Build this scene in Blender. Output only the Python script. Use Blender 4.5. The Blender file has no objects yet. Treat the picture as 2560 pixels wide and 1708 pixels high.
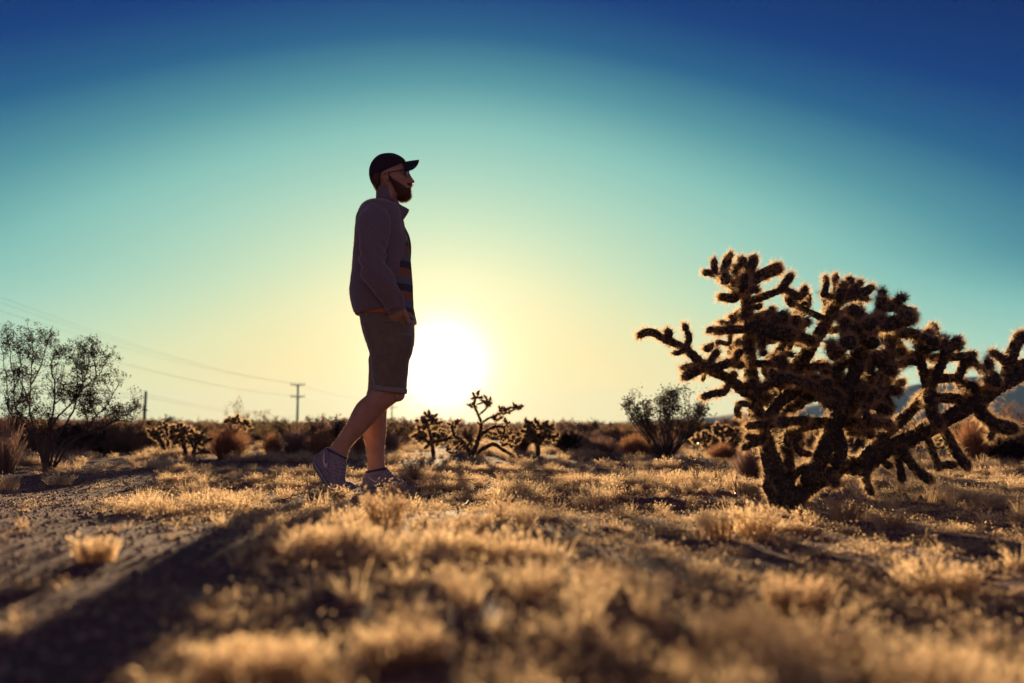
import bpy, bmesh, math, random
import numpy as np
from mathutils import Vector, Matrix
from mathutils.bvhtree import BVHTree
C = bpy.context.scene.collection
SC = bpy.context.scene
rnd = random.Random(7)
R = np.random.RandomState(11)
# ------------------------------------------------------------------ camera
F = 2489.0                    # focal length in pixels of the 2560 px wide photograph (35 mm lens)
PITCH = math.atan(212.0 / F)
CAM = np.array([0.0, 0.0, 0.35])
cd = bpy.data.cameras.new('camera'); cam = bpy.data.objects.new('camera', cd); C.objects.link(cam)
cam.location = CAM; cam.rotation_euler = (math.pi/2 + PITCH, 0, 0)
cd.sensor_width = 36.0; cd.lens = 36.0 * F / 2560.0
cd.clip_start = 0.05; cd.clip_end = 9000
cd.dof.use_dof = True; cd.dof.focus_distance = 5.3; cd.dof.aperture_fstop = 2.1
SC.camera = cam
# ------------------------------------------------------------------ sun and sky
SUN_AZ = math.atan((1108 - 1280) / F)             # from +Y, positive towards +X
SUN_EL = math.radians(3.5)
S = np.array([math.sin(SUN_AZ)*math.cos(SUN_EL), math.cos(SUN_AZ)*math.cos(SUN_EL), math.sin(SUN_EL)])
sd = bpy.data.lights.new('sun', 'SUN'); sun = bpy.data.objects.new('sun', sd); C.objects.link(sun)
sd.energy = 5.0; sd.angle = math.radians(0.6); sd.color = (1.0, 0.70, 0.39)
sun.rotation_euler = Vector(-S).to_track_quat('-Z', 'Y').to_euler()
world = bpy.data.worlds.new('World'); SC.world = world; world.use_nodes = True
def srgb(r, g, b):
    f = lambda c: (c/255/12.92) if c/255 <= 0.04045 else ((c/255+0.055)/1.055)**2.4
    return (f(r), f(g), f(b), 1.0)
def build_world():
    nt = world.node_tree; nt.nodes.clear(); N = nt.nodes; L = nt.links
    out = N.new('ShaderNodeOutputWorld')
    tc = N.new('ShaderNodeTexCoord')
    def math_(op, a, b=None, c=None, clamp=False):
        n = N.new('ShaderNodeMath'); n.operation = op; n.use_clamp = clamp
        for i, v in enumerate((a, b, c)):
            if v is None: continue
            if isinstance(v, (int, float)): n.inputs[i].default_value = v
            else: L.new(v, n.inputs[i])
        return n.outputs[0]
    def dot(v):
        n = N.new('ShaderNodeVectorMath'); n.operation = 'DOT_PRODUCT'
        L.new(tc.outputs['Generated'], n.inputs[0]); n.inputs[1].default_value = v
        return n.outputs['Value']
    Rv = (math.cos(SUN_AZ), -math.sin(SUN_AZ), 0); Fv = (math.sin(SUN_AZ), math.cos(SUN_AZ), 0)
    theta = math_('ARCCOSINE', math_('MINIMUM', dot(tuple(S)), 1.0))
    az = math_('ABSOLUTE', math_('ARCTAN2', dot(Rv), dot(Fv)))
    el = math_('ABSOLUTE', math_('ARCSINE', dot((0, 0, 1))))
    # the warm horizon glow sinks with angular distance from the sun
    kk = N.new('ShaderNodeMapRange'); kk.interpolation_type = 'SMOOTHSTEP'; L.new(el, kk.inputs[0])
    kk.inputs[1].default_value = 0.0; kk.inputs[2].default_value = 0.17; kk.inputs[3].default_value = 0.41; kk.inputs[4].default_value = 0.64
    az_s = math_('MULTIPLY', math_('SUBTRACT', 1.0, math_('EXPONENT', math_('DIVIDE', az, -0.72))), 0.90)
    ka = math_('MULTIPLY', az_s, kk.outputs[0])
    eq = math_('SQRT', math_('ADD', math_('MULTIPLY', el, el), math_('MULTIPLY', ka, ka)))
    ramp = N.new('ShaderNodeValToRGB'); L.new(math_('MULTIPLY', eq, 1/0.8), ramp.inputs[0])
    stops = [(0.0, (255,222,140)), (0.10, (252,226,158)), (0.155, (230,228,174)), (0.20, (200,222,184)), (0.25, (166,209,187)),
             (0.295, (134,192,182)), (0.34, (84,149,160)), (0.385, (36,96,138)), (0.43, (11,58,123)), (0.50, (3,34,98)), (0.60, (1,21,76)), (0.78, (1,18,66))]
    el_ = ramp.color_ramp.elements
    while len(el_) > 1: el_.remove(el_[-1])
    el_[0].position = 0.0; el_[0].color = srgb(*stops[0][1])
    for p, c in stops[1:]:
        e = el_.new(p/0.8); e.color = srgb(*c)
    # unseen mauve sky opposite the sun, brightened low down as added fill light
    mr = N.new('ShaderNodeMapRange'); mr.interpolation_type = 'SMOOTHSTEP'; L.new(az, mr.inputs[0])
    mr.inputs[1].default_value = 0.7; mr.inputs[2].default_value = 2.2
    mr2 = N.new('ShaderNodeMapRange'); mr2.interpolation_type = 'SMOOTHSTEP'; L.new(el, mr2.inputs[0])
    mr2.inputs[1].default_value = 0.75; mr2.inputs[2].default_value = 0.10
    dusk_fill = N.new('ShaderNodeMix'); dusk_fill.data_type = 'RGBA'
    L.new(math_('MULTIPLY', mr.outputs[0], mr2.outputs[0]), dusk_fill.inputs[0]); L.new(ramp.outputs[0], dusk_fill.inputs[6])
    dusk_fill.inputs[7].default_value = (0.37, 0.26, 0.34, 1)
    # aureole round the sun
    g1 = math_('MULTIPLY', math_('EXPONENT', math_('MULTIPLY', math_('POWER', math_('DIVIDE', theta, 0.036), 2.0), -1.0)), 1.6)
    g2 = math_('MULTIPLY', math_('EXPONENT', math_('DIVIDE', theta, -0.068)), 0.85)
    def tint(v, col):
        n = N.new('ShaderNodeVectorMath'); n.operation = 'SCALE'; n.inputs[0].default_value = col; L.new(v, n.inputs['Scale']); return n.outputs[0]
    def add(a, b):
        n = N.new('ShaderNodeVectorMath'); n.operation = 'ADD'; L.new(a, n.inputs[0]); L.new(b, n.inputs[1]); return n.outputs[0]
    col = add(add(dusk_fill.outputs[2], tint(g1, (1.0, 0.95, 0.8))), tint(g2, (0.95, 0.85, 0.68)))
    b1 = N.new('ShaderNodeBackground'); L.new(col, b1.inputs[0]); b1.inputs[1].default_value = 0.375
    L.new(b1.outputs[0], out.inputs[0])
build_world()
SC.view_settings.view_transform = 'Standard'; SC.view_settings.look = 'None'
SC.view_settings.exposure = 1.42; SC.view_settings.gamma = 1.0; SC.view_settings.use_curve_mapping = False
SC.render.engine = 'CYCLES'
SC.cycles.use_denoising = True
SC.cycles.max_bounces = 8; SC.cycles.transmission_bounces = 6; SC.cycles.transparent_max_bounces = 8
SC.cycles.diffuse_bounces = 2; SC.cycles.glossy_bounces = 2; SC.cycles.volume_bounces = 0
SC.cycles.caustics_reflective = False; SC.cycles.caustics_refractive = False
# ------------------------------------------------------------------ helpers
cp, sp = math.cos(PITCH), math.sin(PITCH)
def at(px, py, Y):
    """the world point at depth Y that photograph pixel (px, py) shows"""
    u = (px - 1280) / F; v = -(py - 854) / F
    d = np.array([u, cp - v*sp, sp + v*cp])
    return CAM + d * (Y / d[1])
def vnoise(x, y, seed=0):
    x = np.asarray(x, float); y = np.asarray(y, float)
    xi = np.floor(x).astype(np.int64); yi = np.floor(y).astype(np.int64)
    fx = x - xi; fy = y - yi; fx = fx*fx*(3-2*fx); fy = fy*fy*(3-2*fy)
    def h(a, b):
        n = (a*374761393 + b*668265263 + seed*1274126177) & 0x7fffffff
        n = ((n ^ (n >> 13)) * 1103515245) & 0x7fffffff
        return ((n ^ (n >> 16)) & 0xffff) / 65535.0
    return (h(xi,yi)*(1-fx)+h(xi+1,yi)*fx)*(1-fy) + (h(xi,yi+1)*(1-fx)+h(xi+1,yi+1)*fx)*fy
def fbm(x, y, seed=0, oct=4):
    s = 0; a = 0.5
    for i in range(oct):
        s = s + a*(vnoise(x*2**i, y*2**i, seed+i)-0.5)*2; a *= 0.5
    return s
def path_edge(y):
    """right-hand edge (x) of the bare sandy trail on the left"""
    return np.interp(y, [0.5, .9, 1.1, 1.6, 2.2, 2.6, 3.0, 3.5, 4, 5, 6, 7, 8, 9, 10], [-.17, -.22, -.25, -.33, -.44, -.64, -.88, -1.2, -1.5, -1.85, -2.1, -2.3, -2.9, -5.5, -8.5])
def bare(x, y):
    """1 on the bare trail, 0 in the grass"""
    e = path_edge(y) + 0.10*fbm(x*2.6, y*2.6, 5, 3)
    far = np.interp(y, [0, 7.2, 8.6, 9.6], [1, 1, 0.35, 0])
    return np.clip((e - x)/0.16, 0, 1) * np.where(y > 9.6, 0, far)
def gh(x, y):
    x = np.asarray(x, float); y = np.asarray(y, float)
    d = np.hypot(x, y)
    h = 0.035*fbm(x*0.9, y*0.9, 1, 3) * np.clip(d/2.5, 0.3, 1)
    h = h + 0.011*fbm(x*5, y*5, 9, 3)*np.clip(3 - d/10, 0, 1)*(1-0.6*bare(x, y))
    h = h + 0.10*fbm(x*0.13, y*0.13, 3, 2)*np.clip((d-9)/12, 0, 1)
    # the ground climbs gently towards the camera
    q = np.clip((4.7-np.maximum(y, 0.2))/3.2, 0, 1); h = h + q*q*(3-2*q)*(.10-.08*np.clip((x+.1)/.9, 0, 1))
    # keep the spot the person and the cactus stand on
    for (cx, cy, r, z) in ((-0.86, 5.34, 0.34, -0.004), (-0.62, 5.52, 0.34, -0.022), (1.14, 4.25, 0.35, 0.0)):
        w = np.exp(-((x-cx)**2+(y-cy)**2)/(r*r)*1.5)
        h = h*(1-w) + z*w
    h = h + 0.035*np.exp(-(((x-0.62)/0.35)**2+((y-4.62)/0.22)**2))       # little mound left of the cactus
    return h
def hit(px, py):
    """depth at which pixel (px, py) meets the ground"""
    d = at(px, py, 1.0) - CAM
    Y = np.linspace(0.5, 60, 12000); z = CAM[2]+d[2]*Y; g = gh(CAM[0]+d[0]*Y, Y)
    k = np.where(z < g)[0]
    return float(Y[k[0]]) if len(k) else 60.0
def mat_new(name):
    m = bpy.data.materials.new(name); m.use_nodes = True
    nt = m.node_tree; nt.nodes.clear()
    return m, nt.nodes, nt.links
def principled(name, col, rough=0.8, noise=None, bump=None, spec=0.3, metallic=0.0, sheen=0.0, sss=0.0):
    """noise=(scale, colour2, lo, hi), bump=(scale, strength, distance)"""
    m, N, L = mat_new(name)
    out = N.new('ShaderNodeOutputMaterial'); p = N.new('ShaderNodeBsdfPrincipled'); L.new(p.outputs[0], out.inputs[0])
    p.inputs['Base Color'].default_value = (*col, 1); p.inputs['Roughness'].default_value = rough
    p.inputs['Specular IOR Level'].default_value = spec; p.inputs['Metallic'].default_value = metallic
    if sheen: p.inputs['Sheen Weight'].default_value = sheen; p.inputs['Sheen Roughness'].default_value = 0.4
    if sss: p.inputs['Subsurface Weight'].default_value = sss; p.inputs['Subsurface Scale'].default_value = 0.02; p.inputs['Subsurface Radius'].default_value = (1, .3, .15)
    tc = N.new('ShaderNodeTexCoord')
    if noise:
        n = N.new('ShaderNodeTexNoise'); n.inputs['Scale'].default_value = noise[0]; n.inputs['Detail'].default_value = 6
        L.new(tc.outputs['Object'], n.inputs['Vector'])
        r = N.new('ShaderNodeMapRange'); L.new(n.outputs[0], r.inputs[0]); r.inputs[1].default_value = noise[2]; r.inputs[2].default_value = noise[3]
        mx = N.new('ShaderNodeMix'); mx.data_type = 'RGBA'; L.new(r.outputs[0], mx.inputs[0])
        mx.inputs[6].default_value = (*col, 1); mx.inputs[7].default_value = (*noise[1], 1); L.new(mx.outputs[2], p.inputs['Base Color'])
    if bump:
        n = N.new('ShaderNodeTexNoise'); n.inputs['Scale'].default_value = bump[0]; n.inputs['Detail'].default_value = 4
        L.new(tc.outputs['Object'], n.inputs['Vector'])
        b = N.new('ShaderNodeBump'); b.inputs['Strength'].default_value = bump[1]; b.inputs['Distance'].default_value = bump[2]
        L.new(n.outputs[0], b.inputs['Height']); L.new(b.outputs[0], p.inputs['Normal'])
    return m
def leafy(name, col, col2, trans=0.5, var=0.35):
    """thin plant matter that lets the low sun through"""
    m, N, L = mat_new(name)
    out = N.new('ShaderNodeOutputMaterial'); d = N.new('ShaderNodeBsdfDiffuse'); t = N.new('ShaderNodeBsdfTranslucent'); mx = N.new('ShaderNodeMixShader')
    mx.inputs[0].default_value = trans
    L.new(d.outputs[0], mx.inputs[1]); L.new(t.outputs[0], mx.inputs[2]); L.new(mx.outputs[0], out.inputs[0])
    oi = N.new('ShaderNodeObjectInfo'); tc = N.new('ShaderNodeTexCoord')
    n = N.new('ShaderNodeTexNoise'); n.inputs['Scale'].default_value = 9; n.inputs['Detail'].default_value = 3; L.new(tc.outputs['Object'], n.inputs['Vector'])
    r = N.new('ShaderNodeMapRange'); L.new(n.outputs[0], r.inputs[0]); r.inputs[1].default_value = 0.35; r.inputs[2].default_value = 0.65
    a = N.new('ShaderNodeMath'); a.operation = 'MULTIPLY_ADD'; L.new(oi.outputs['Random'], a.inputs[0]); a.inputs[1].default_value = var
    b = N.new('ShaderNodeMath'); b.operation = 'MULTIPLY'; L.new(r.outputs[0], b.inputs[0]); b.inputs[1].default_value = 1-var
    L.new(b.outputs[0], a.inputs[2])
    c = N.new('ShaderNodeMix'); c.data_type = 'RGBA'; L.new(a.outputs[0], c.inputs[0]); c.inputs[6].default_value = (*col, 1); c.inputs[7].default_value = (*col2, 1)
    L.new(c.outputs[2], d.inputs[0]); L.new(c.outputs[2], t.inputs[0])
    return m
def mesh_obj(name, v, f, mat, parent=None, smooth=True, link=True, mats=None, midx=None):
    me = bpy.data.meshes.new(name)
    v = np.asarray(v, dtype=np.float64)
    if isinstance(f, np.ndarray):
        n, k = f.shape
        me.vertices.add(len(v)); me.vertices.foreach_set('co', v.astype(np.float32).ravel())
        me.loops.add(n*k); me.loops.foreach_set('vertex_index', f.astype(np.int32).ravel())
        me.polygons.add(n); me.polygons.foreach_set('loop_start', np.arange(0, n*k, k, dtype=np.int32))
        me.polygons.foreach_set('loop_total', np.full(n, k, dtype=np.int32))
        me.update(calc_edges=True)
    else:
        me.from_pydata([tuple(p) for p in v], [], f); me.update()
    if smooth: me.polygons.foreach_set('use_smooth', np.ones(len(me.polygons), bool))
    for m in (mats or [mat]): me.materials.append(m)
    if midx is not None: me.polygons.foreach_set('material_index', np.asarray(midx, dtype=np.int32))
    o = bpy.data.objects.new(name, me)
    if link: C.objects.link(o)
    if parent is not None: o.parent = parent
    return o
def tag(o, label=None, cat=None, group=None, kind=None):
    if label: o['label'] = label
    if cat: o['category'] = cat
    if group: o['group'] = group
    if kind: o['kind'] = kind
    return o
def thing(name, label, cat, loc=(0,0,0), rz=0, group=None, scale=None):
    o = bpy.data.objects.new(name, None); C.objects.link(o)
    o.location = loc; o.rotation_euler = (0,0,rz)
    if scale: o.scale = (scale,)*3
    o.empty_display_size = 0.1
    return tag(o, label, cat, group)
class MB:
    """collects vertices and quads"""
    def __init__(s): s.v = []; s.f = []; s.n = 0
    def add(s, v, f):
        v = np.asarray(v, float); f = np.asarray(f, int)
        s.v.append(v); s.f.append(f + s.n); s.n += len(v)
    def tube(s, pts, rad, k=6, cap=True):
        pts = np.asarray(pts, float); n = len(pts); rad = np.broadcast_to(rad, (n,)).astype(float)
        t = np.gradient(pts, axis=0); t /= np.linalg.norm(t, axis=1)[:, None] + 1e-12
        ref = np.array([0, 1.0, 0.01]) if abs(t[:, 1]).mean() < 0.8 else np.array([1.0, 0, 0.01])
        a = np.cross(t, ref); a /= np.linalg.norm(a, axis=1)[:, None] + 1e-12; b = np.cross(t, a)
        ang = np.arange(k)*2*math.pi/k
        ring = a[:, None, :]*np.cos(ang)[None, :, None] + b[:, None, :]*np.sin(ang)[None, :, None]
        v = pts[:, None, :] + ring*rad[:, None, None]
        v = v.reshape(-1, 3)
        i = np.arange(n-1)[:, None]*k; j = np.arange(k)[None, :]; j2 = (j+1) % k
        f = np.stack([i+j, i+j2, i+k+j2, i+k+j], -1).reshape(-1, 4)
        if cap:
            v = np.vstack([v, pts[0], pts[-1]]); c0 = n*k; c1 = c0+1
            jj = np.arange(k); f0 = np.stack([np.full(k, c0), (jj+1) % k, jj, np.full(k, c0)], -1)
            q = (n-1)*k; f1 = np.stack([np.full(k, c1), q+jj, q+(jj+1) % k, np.full(k, c1)], -1)
            s.caps = True
            f = np.vstack([f, f0, f1])
        s.add(v, f)
        return s
    def data(s):
        return np.vstack(s.v), np.vstack(s.f)
    def build(s, name, mat, parent=None, smooth=True, link=True):
        v, f = s.data()
        tri = f[:, 0] == f[:, 3]
        faces = [tuple(q[:3]) if t else tuple(q) for q, t in zip(f.tolist(), tri.tolist())] if tri.any() else f
        return mesh_obj(name, v, faces, mat, parent, smooth, link)
def box(mb, c, sx, sy, sz, rot=None):
    v = np.array([[x, y, z] for x in (-1, 1) for y in (-1, 1) for z in (-1, 1)], float) * np.array([sx, sy, sz])/2
    if rot is not None: v = v @ np.array(rot).T
    mb.add(v + np.asarray(c), [[0,1,3,2],[4,6,7,5],[0,4,5,1],[2,3,7,6],[0,2,6,4],[1,5,7,3]])
def bez(p, n):
    """smooth curve (Catmull-Rom) through points p, n samples"""
    p = np.asarray(p, float)
    if len(p) == 2: return p[0] + (p[1]-p[0])*np.linspace(0, 1, n)[:, None]
    q = np.vstack([2*p[0]-p[1], p, 2*p[-1]-p[-2]]); out = []
    ts = np.linspace(0, len(p)-1-1e-9, n)
    for t in ts:
        i = int(t); u = t-i; a, b, c, d = q[i], q[i+1], q[i+2], q[i+3]
        out.append(0.5*((2*b)+(-a+c)*u+(2*a-5*b+4*c-d)*u*u+(-a+3*b-3*c+d)*u**3))
    return np.array(out)
# ------------------------------------------------------------------ materials of the land
def make_sand():
    m, N, L = mat_new('desert sand')
    out = N.new('ShaderNodeOutputMaterial'); p = N.new('ShaderNodeBsdfPrincipled'); L.new(p.outputs[0], out.inputs[0])
    p.inputs['Roughness'].default_value = 0.9; p.inputs['Specular IOR Level'].default_value = 0.2
    tc = N.new('ShaderNodeTexCoord')
    def noise(s, d=5):
        n = N.new('ShaderNodeTexNoise'); n.inputs['Scale'].default_value = s; n.inputs['Detail'].default_value = d; L.new(tc.outputs['Object'], n.inputs['Vector']); return n.outputs[0]
    r = N.new('ShaderNodeValToRGB'); L.new(noise(60, 6), r.inputs[0])
    e = r.color_ramp.elements; e[0].position = 0.3; e[0].color = (0.10, 0.046, 0.052, 1); e[1].position = 0.72; e[1].color = (0.33, 0.165, 0.145, 1)
    r2 = N.new('ShaderNodeMapRange'); L.new(noise(1.3, 4), r2.inputs[0]); r2.inputs[1].default_value = 0.35; r2.inputs[2].default_value = 0.7
    mx = N.new('ShaderNodeMix'); mx.data_type = 'RGBA'; mx.blend_type = 'MULTIPLY'; L.new(r2.outputs[0], mx.inputs[0]); L.new(r.outputs[0], mx.inputs[6]); mx.inputs[7].default_value = (0.75, 0.62, 0.66, 1)
    L.new(mx.outputs[2], p.inputs['Base Color'])
    b = N.new('ShaderNodeBump'); b.inputs['Strength'].default_value = 1.0; b.inputs['Distance'].default_value = 0.022; L.new(noise(38, 6), b.inputs['Height'])
    b2 = N.new('ShaderNodeBump'); b2.inputs['Strength'].default_value = 1.0; b2.inputs['Distance'].default_value = 0.007; L.new(noise(190, 3), b2.inputs['Height']); L.new(b.outputs[0], b2.inputs['Normal'])
    L.new(b2.outputs[0], p.inputs['Normal'])
    return m
SAND = make_sand()
GRASS = leafy('dry golden grass', (0.97, 0.76, 0.47), (0.34, 0.20, 0.13), 0.62)
STRAW = leafy('reddish straw', (0.50, 0.27, 0.15), (0.30, 0.15, 0.09), 0.5)
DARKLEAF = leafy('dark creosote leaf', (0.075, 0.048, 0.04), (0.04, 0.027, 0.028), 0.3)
TWIG = principled('dark twig', (0.05, 0.035, 0.035), 0.8, noise=(30, (0.10, 0.07, 0.06), 0.4, 0.6))
STONE = principled('pale grey stone', (0.36, 0.33, 0.33), 0.85, noise=(25, (0.2, 0.18, 0.18), 0.35, 0.65), bump=(40, 0.6, 0.01))
HILL = principled('far bare hillside', (0.20, 0.16, 0.15), 0.95, noise=(0.01, (0.13, 0.11, 0.12), 0.4, 0.6))
# ------------------------------------------------------------------ ground: one sheet out to the horizon
def ground():
    n = 620
    t = np.linspace(-1, 1, n)
    w = lambda t, a: np.sinh(t*a)/np.sinh(a)
    xs = w(t, 9.3)*3600; ys = w(t, 8.9)*3600 + 3.0
    X, Y = np.meshgrid(xs, ys)
    Z = gh(X, Y)
    v = np.stack([X, Y, Z], -1).reshape(-1, 3)
    i = np.arange(n-1)[:, None]*n; j = np.arange(n-1)[None, :]
    f = np.stack([i+j, i+j+1, i+n+j+1, i+n+j], -1).reshape(-1, 4)
    o = mesh_obj('desert_ground', v, f, SAND); tag(o, kind='structure')
ground()
# ------------------------------------------------------------------ distant hills
def ridge(pts, Y, depth, seed):
    """pts: (px, py) skyline seen from the camera; a solid hill with a back side"""
    P = np.array([at(a, b, Y) for a, b in pts])
    xs = np.linspace(P[0, 0], P[-1, 0], 160); top = np.interp(xs, P[:, 0], P[:, 2])
    top = top + (np.maximum(top, 0)*0.10)*fbm(xs*0.012, xs*0+seed, seed, 5)
    rows = []
    m = 14
    for k in range(m+1):
        s = k/m; prof = math.sin(math.pi*s)**0.8
        yy = Y + (s-0.5)*depth*2
        hh = -2 + np.maximum(top+2, 0)*prof*(1 + 0.12*fbm(xs*0.02, np.full_like(xs, yy*0.02), seed+3, 4)*(0 if k in (m//2,) else 1))
        rows.append(np.stack([xs, np.full_like(xs, yy), hh], -1))
    v = np.array(rows).reshape(-1, 3); n = len(xs)
    i = np.arange(m)[:, None]*n; j = np.arange(n-1)[None, :]
    f = np.stack([i+j, i+j+1, i+n+j+1, i+n+j], -1).reshape(-1, 4)
    return v, f
for pts, Y, d, s in (([(-700,1050),(-200,1040),(150,1048),(420,1056),(700,1060),(900,1064),(960,1056),(1010,1054),(1060,1060),(1180,1066),(1300,1066)], 1250, 130, 2),
                     ([(1480,1066),(1560,1052),(1640,1047),(1780,1042),(1850,1034),(1930,1030),(2040,1012),(2120,1004),(2190,985),(2260,968),(2330,955),(2420,940),(2500,936),(2580,925),(2700,930),(2900,950),(3300,1010)], 620, 100, 6)):
    v, f = ridge(pts, Y, d, s)
    tag(mesh_obj('hills', v, f, HILL), kind='structure')
# ------------------------------------------------------------------ grass tufts
def blade_strip(base, tip_dir, length, width, bend, k=3, az=None):
    pass
def tuft(seed, nb, h, spread, width, curl, seeds, lean=(0, 0), br=.22):
    """a tuft: curved blades as thin quads, seed heads as small leaf-sized faces"""
    r = np.random.RandomState(seed)
    K = 4
    az = r.rand(nb)*2*math.pi; L = h*(0.45+0.75*r.rand(nb)); out = (0.15+r.rand(nb)**0.8)*spread
    b0 = np.stack([np.cos(az), np.sin(az), np.zeros(nb)], -1)*(r.rand(nb)**0.5*h*br)[:, None]
    b0[:, 2] = -0.01
    t = np.linspace(0, 1, K+1)
    rad = np.stack([np.cos(az), np.sin(az)], -1)
    tw = (r.rand(nb)-0.5)*curl*3
    P = np.zeros((nb, K+1, 3))
    for i, tt in enumerate(t):
        a = az + tw*tt*tt
        P[:, i, 0] = b0[:, 0] + np.cos(a)*out*L*tt*(0.35+0.65*tt) + lean[0]*L*tt*tt
        P[:, i, 1] = b0[:, 1] + np.sin(a)*out*L*tt*(0.35+0.65*tt) + lean[1]*L*tt*tt
        P[:, i, 2] = b0[:, 2] + L*tt*(1-0.45*np.minimum(out, 1.2)*tt) - curl*L*0.35*tt**3*r.rand(nb)
    side = r.rand(nb)*math.pi
    sv = np.stack([np.cos(side), np.sin(side), np.zeros(nb)], -1)
    w = width*(1-0.75*t)
    A = P - sv[:, None, :]*w[None, :, None]; B = P + sv[:, None, :]*w[None, :, None]
    v = np.stack([A, B], 2).reshape(nb, -1, 3)
    idx = []
    for i in range(K): idx.append([2*i, 2*i+1, 2*i+3, 2*i+2])
    f = (np.array(idx)[None] + (np.arange(nb)*(2*K+2))[:, None, None]).reshape(-1, 4)
    mb = MB(); mb.add(v.reshape(-1, 3), f)
    if seeds:
        m = int(nb*seeds)
        bi = r.randint(0, nb, m); tt = 0.62+0.38*r.rand(m)
        fi = tt*K; i0 = np.minimum(fi.astype(int), K-1); u = (fi-i0)[:, None]
        c = P[bi, i0]*(1-u)+P[bi, i0+1]*u
        s = (0.0022+0.003*r.rand(m))*(h/0.09)**0.5
        d1 = r.randn(m, 3); d1[:, 2] = abs(d1[:, 2])+0.6; d1 /= np.linalg.norm(d1, axis=1)[:, None]
        d2 = np.cross(d1, r.randn(m, 3)); d2 /= np.linalg.norm(d2, axis=1)[:, None]
        q = np.stack([c - d2*s[:, None]*0.45, c + d1*s[:, None]*0.9 - d2*0*s[:, None], c + d2*s[:, None]*0.45 + d1*s[:, None], c+d1*s[:, None]*2.2], 1)
        q = np.stack([c, c + d1*s[:, None] + d2*s[:, None]*0.5, c + d1*s[:, None]*2.4, c + d1*s[:, None] - d2*s[:, None]*0.5], 1)
        mb.add(q.reshape(-1, 3), np.arange(m*4).reshape(-1, 4))
    return mb
SRC = bpy.data.collections.new('grass sources')
def src_collection(name, mbs, mat):
    col = bpy.data.collections.new(name)
    for i, mb in enumerate(mbs):
        o = mb.build(f'{name}', mat, link=False, smooth=False); col.objects.link(o)
    return col
tufts_low = src_collection('low_tuft', [tuft(20+i, (90,60,80,55,90,60)[i], 0.036+0.010*i, (0.9,.6,1.0,.7,.8,.9)[i], (0.0010,.0014)[i%2], (0.9,.3)[i%2], (2.6,.9)[i%2]) for i in range(6)], GRASS)
tufts_tall = src_collection('tall_tuft', [tuft(40+i, 110, 0.12+0.014*i, 0.55, 0.0014, 0.3, (2.8,1.0)[i%2], ((i-2)*0.06, 0)) for i in range(5)], GRASS)
tufts_near = src_collection('near_tuft', [tuft(80+i, 42, 0.05+0.012*i, (.9,.6)[i%2], 0.0019, .35, .9) for i in range(5)], GRASS)
litter = src_collection('flat_straw', [tuft(60+i, 40, 0.05, 2.4, 0.0012, 1.5, 1.5) for i in range(3)], GRASS)
def scatter(name, pos, scl, col, kind='stuff', seed=1, tilt=0.15):
    r = np.random.RandomState(seed); n = len(pos)
    me = bpy.data.meshes.new(name); me.vertices.add(n); me.vertices.foreach_set('co', np.asarray(pos, np.float32).ravel())
    a = me.attributes.new('rot', 'FLOAT_VECTOR', 'POINT')
    rot = np.stack([(r.rand(n)-.5)*2*tilt, (r.rand(n)-.5)*2*tilt, r.rand(n)*6.283], -1); a.data.foreach_set('vector', rot.astype(np.float32).ravel())
    a = me.attributes.new('scl', 'FLOAT', 'POINT'); a.data.foreach_set('value', np.asarray(scl, np.float32))
    a = me.attributes.new('pick', 'INT', 'POINT'); a.data.foreach_set('value', r.randint(0, 1000, n).astype(np.int32))
    o = bpy.data.objects.new(name, me); C.objects.link(o); o['kind'] = kind
    ng = bpy.data.node_groups.new(name, 'GeometryNodeTree')
    ng.interface.new_socket('Geometry', in_out='INPUT', socket_type='NodeSocketGeometry'); ng.interface.new_socket('Geometry', in_out='OUTPUT', socket_type='NodeSocketGeometry')
    N, L = ng.nodes, ng.links
    gi = N.new('NodeGroupInput'); go = N.new('NodeGroupOutput'); ip = N.new('GeometryNodeInstanceOnPoints')
    ci = N.new('GeometryNodeCollectionInfo'); ci.inputs['Collection'].default_value = col; ci.inputs['Separate Children'].default_value = True; ci.inputs['Reset Children'].default_value = True
    def attr(nm, t):
        k = N.new('GeometryNodeInputNamedAttribute'); k.data_type = t; k.inputs['Name'].default_value = nm; return k.outputs['Attribute']
    L.new(gi.outputs[0], ip.inputs['Points']); L.new(ci.outputs[0], ip.inputs['Instance']); ip.inputs['Pick Instance'].default_value = True
    L.new(attr('pick', 'INT'), ip.inputs['Instance Index']); L.new(attr('scl', 'FLOAT'), ip.inputs['Scale'])
    e2r = N.new('FunctionNodeEulerToRotation'); L.new(attr('rot', 'FLOAT_VECTOR'), e2r.inputs[0]); L.new(e2r.outputs[0], ip.inputs['Rotation'])
    L.new(ip.outputs[0], go.inputs[0])
    md = o.modifiers.new('scatter', 'NODES'); md.node_group = ng
    return o
def field(n, y0, y1, wide, seed, power=1.0):
    r = np.random.RandomState(seed)
    y = y0 + (y1-y0)*r.rand(n)**power
    x = (r.rand(n)*2-1)*(y*0.52*wide+0.4)
    return x, y, r
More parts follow.
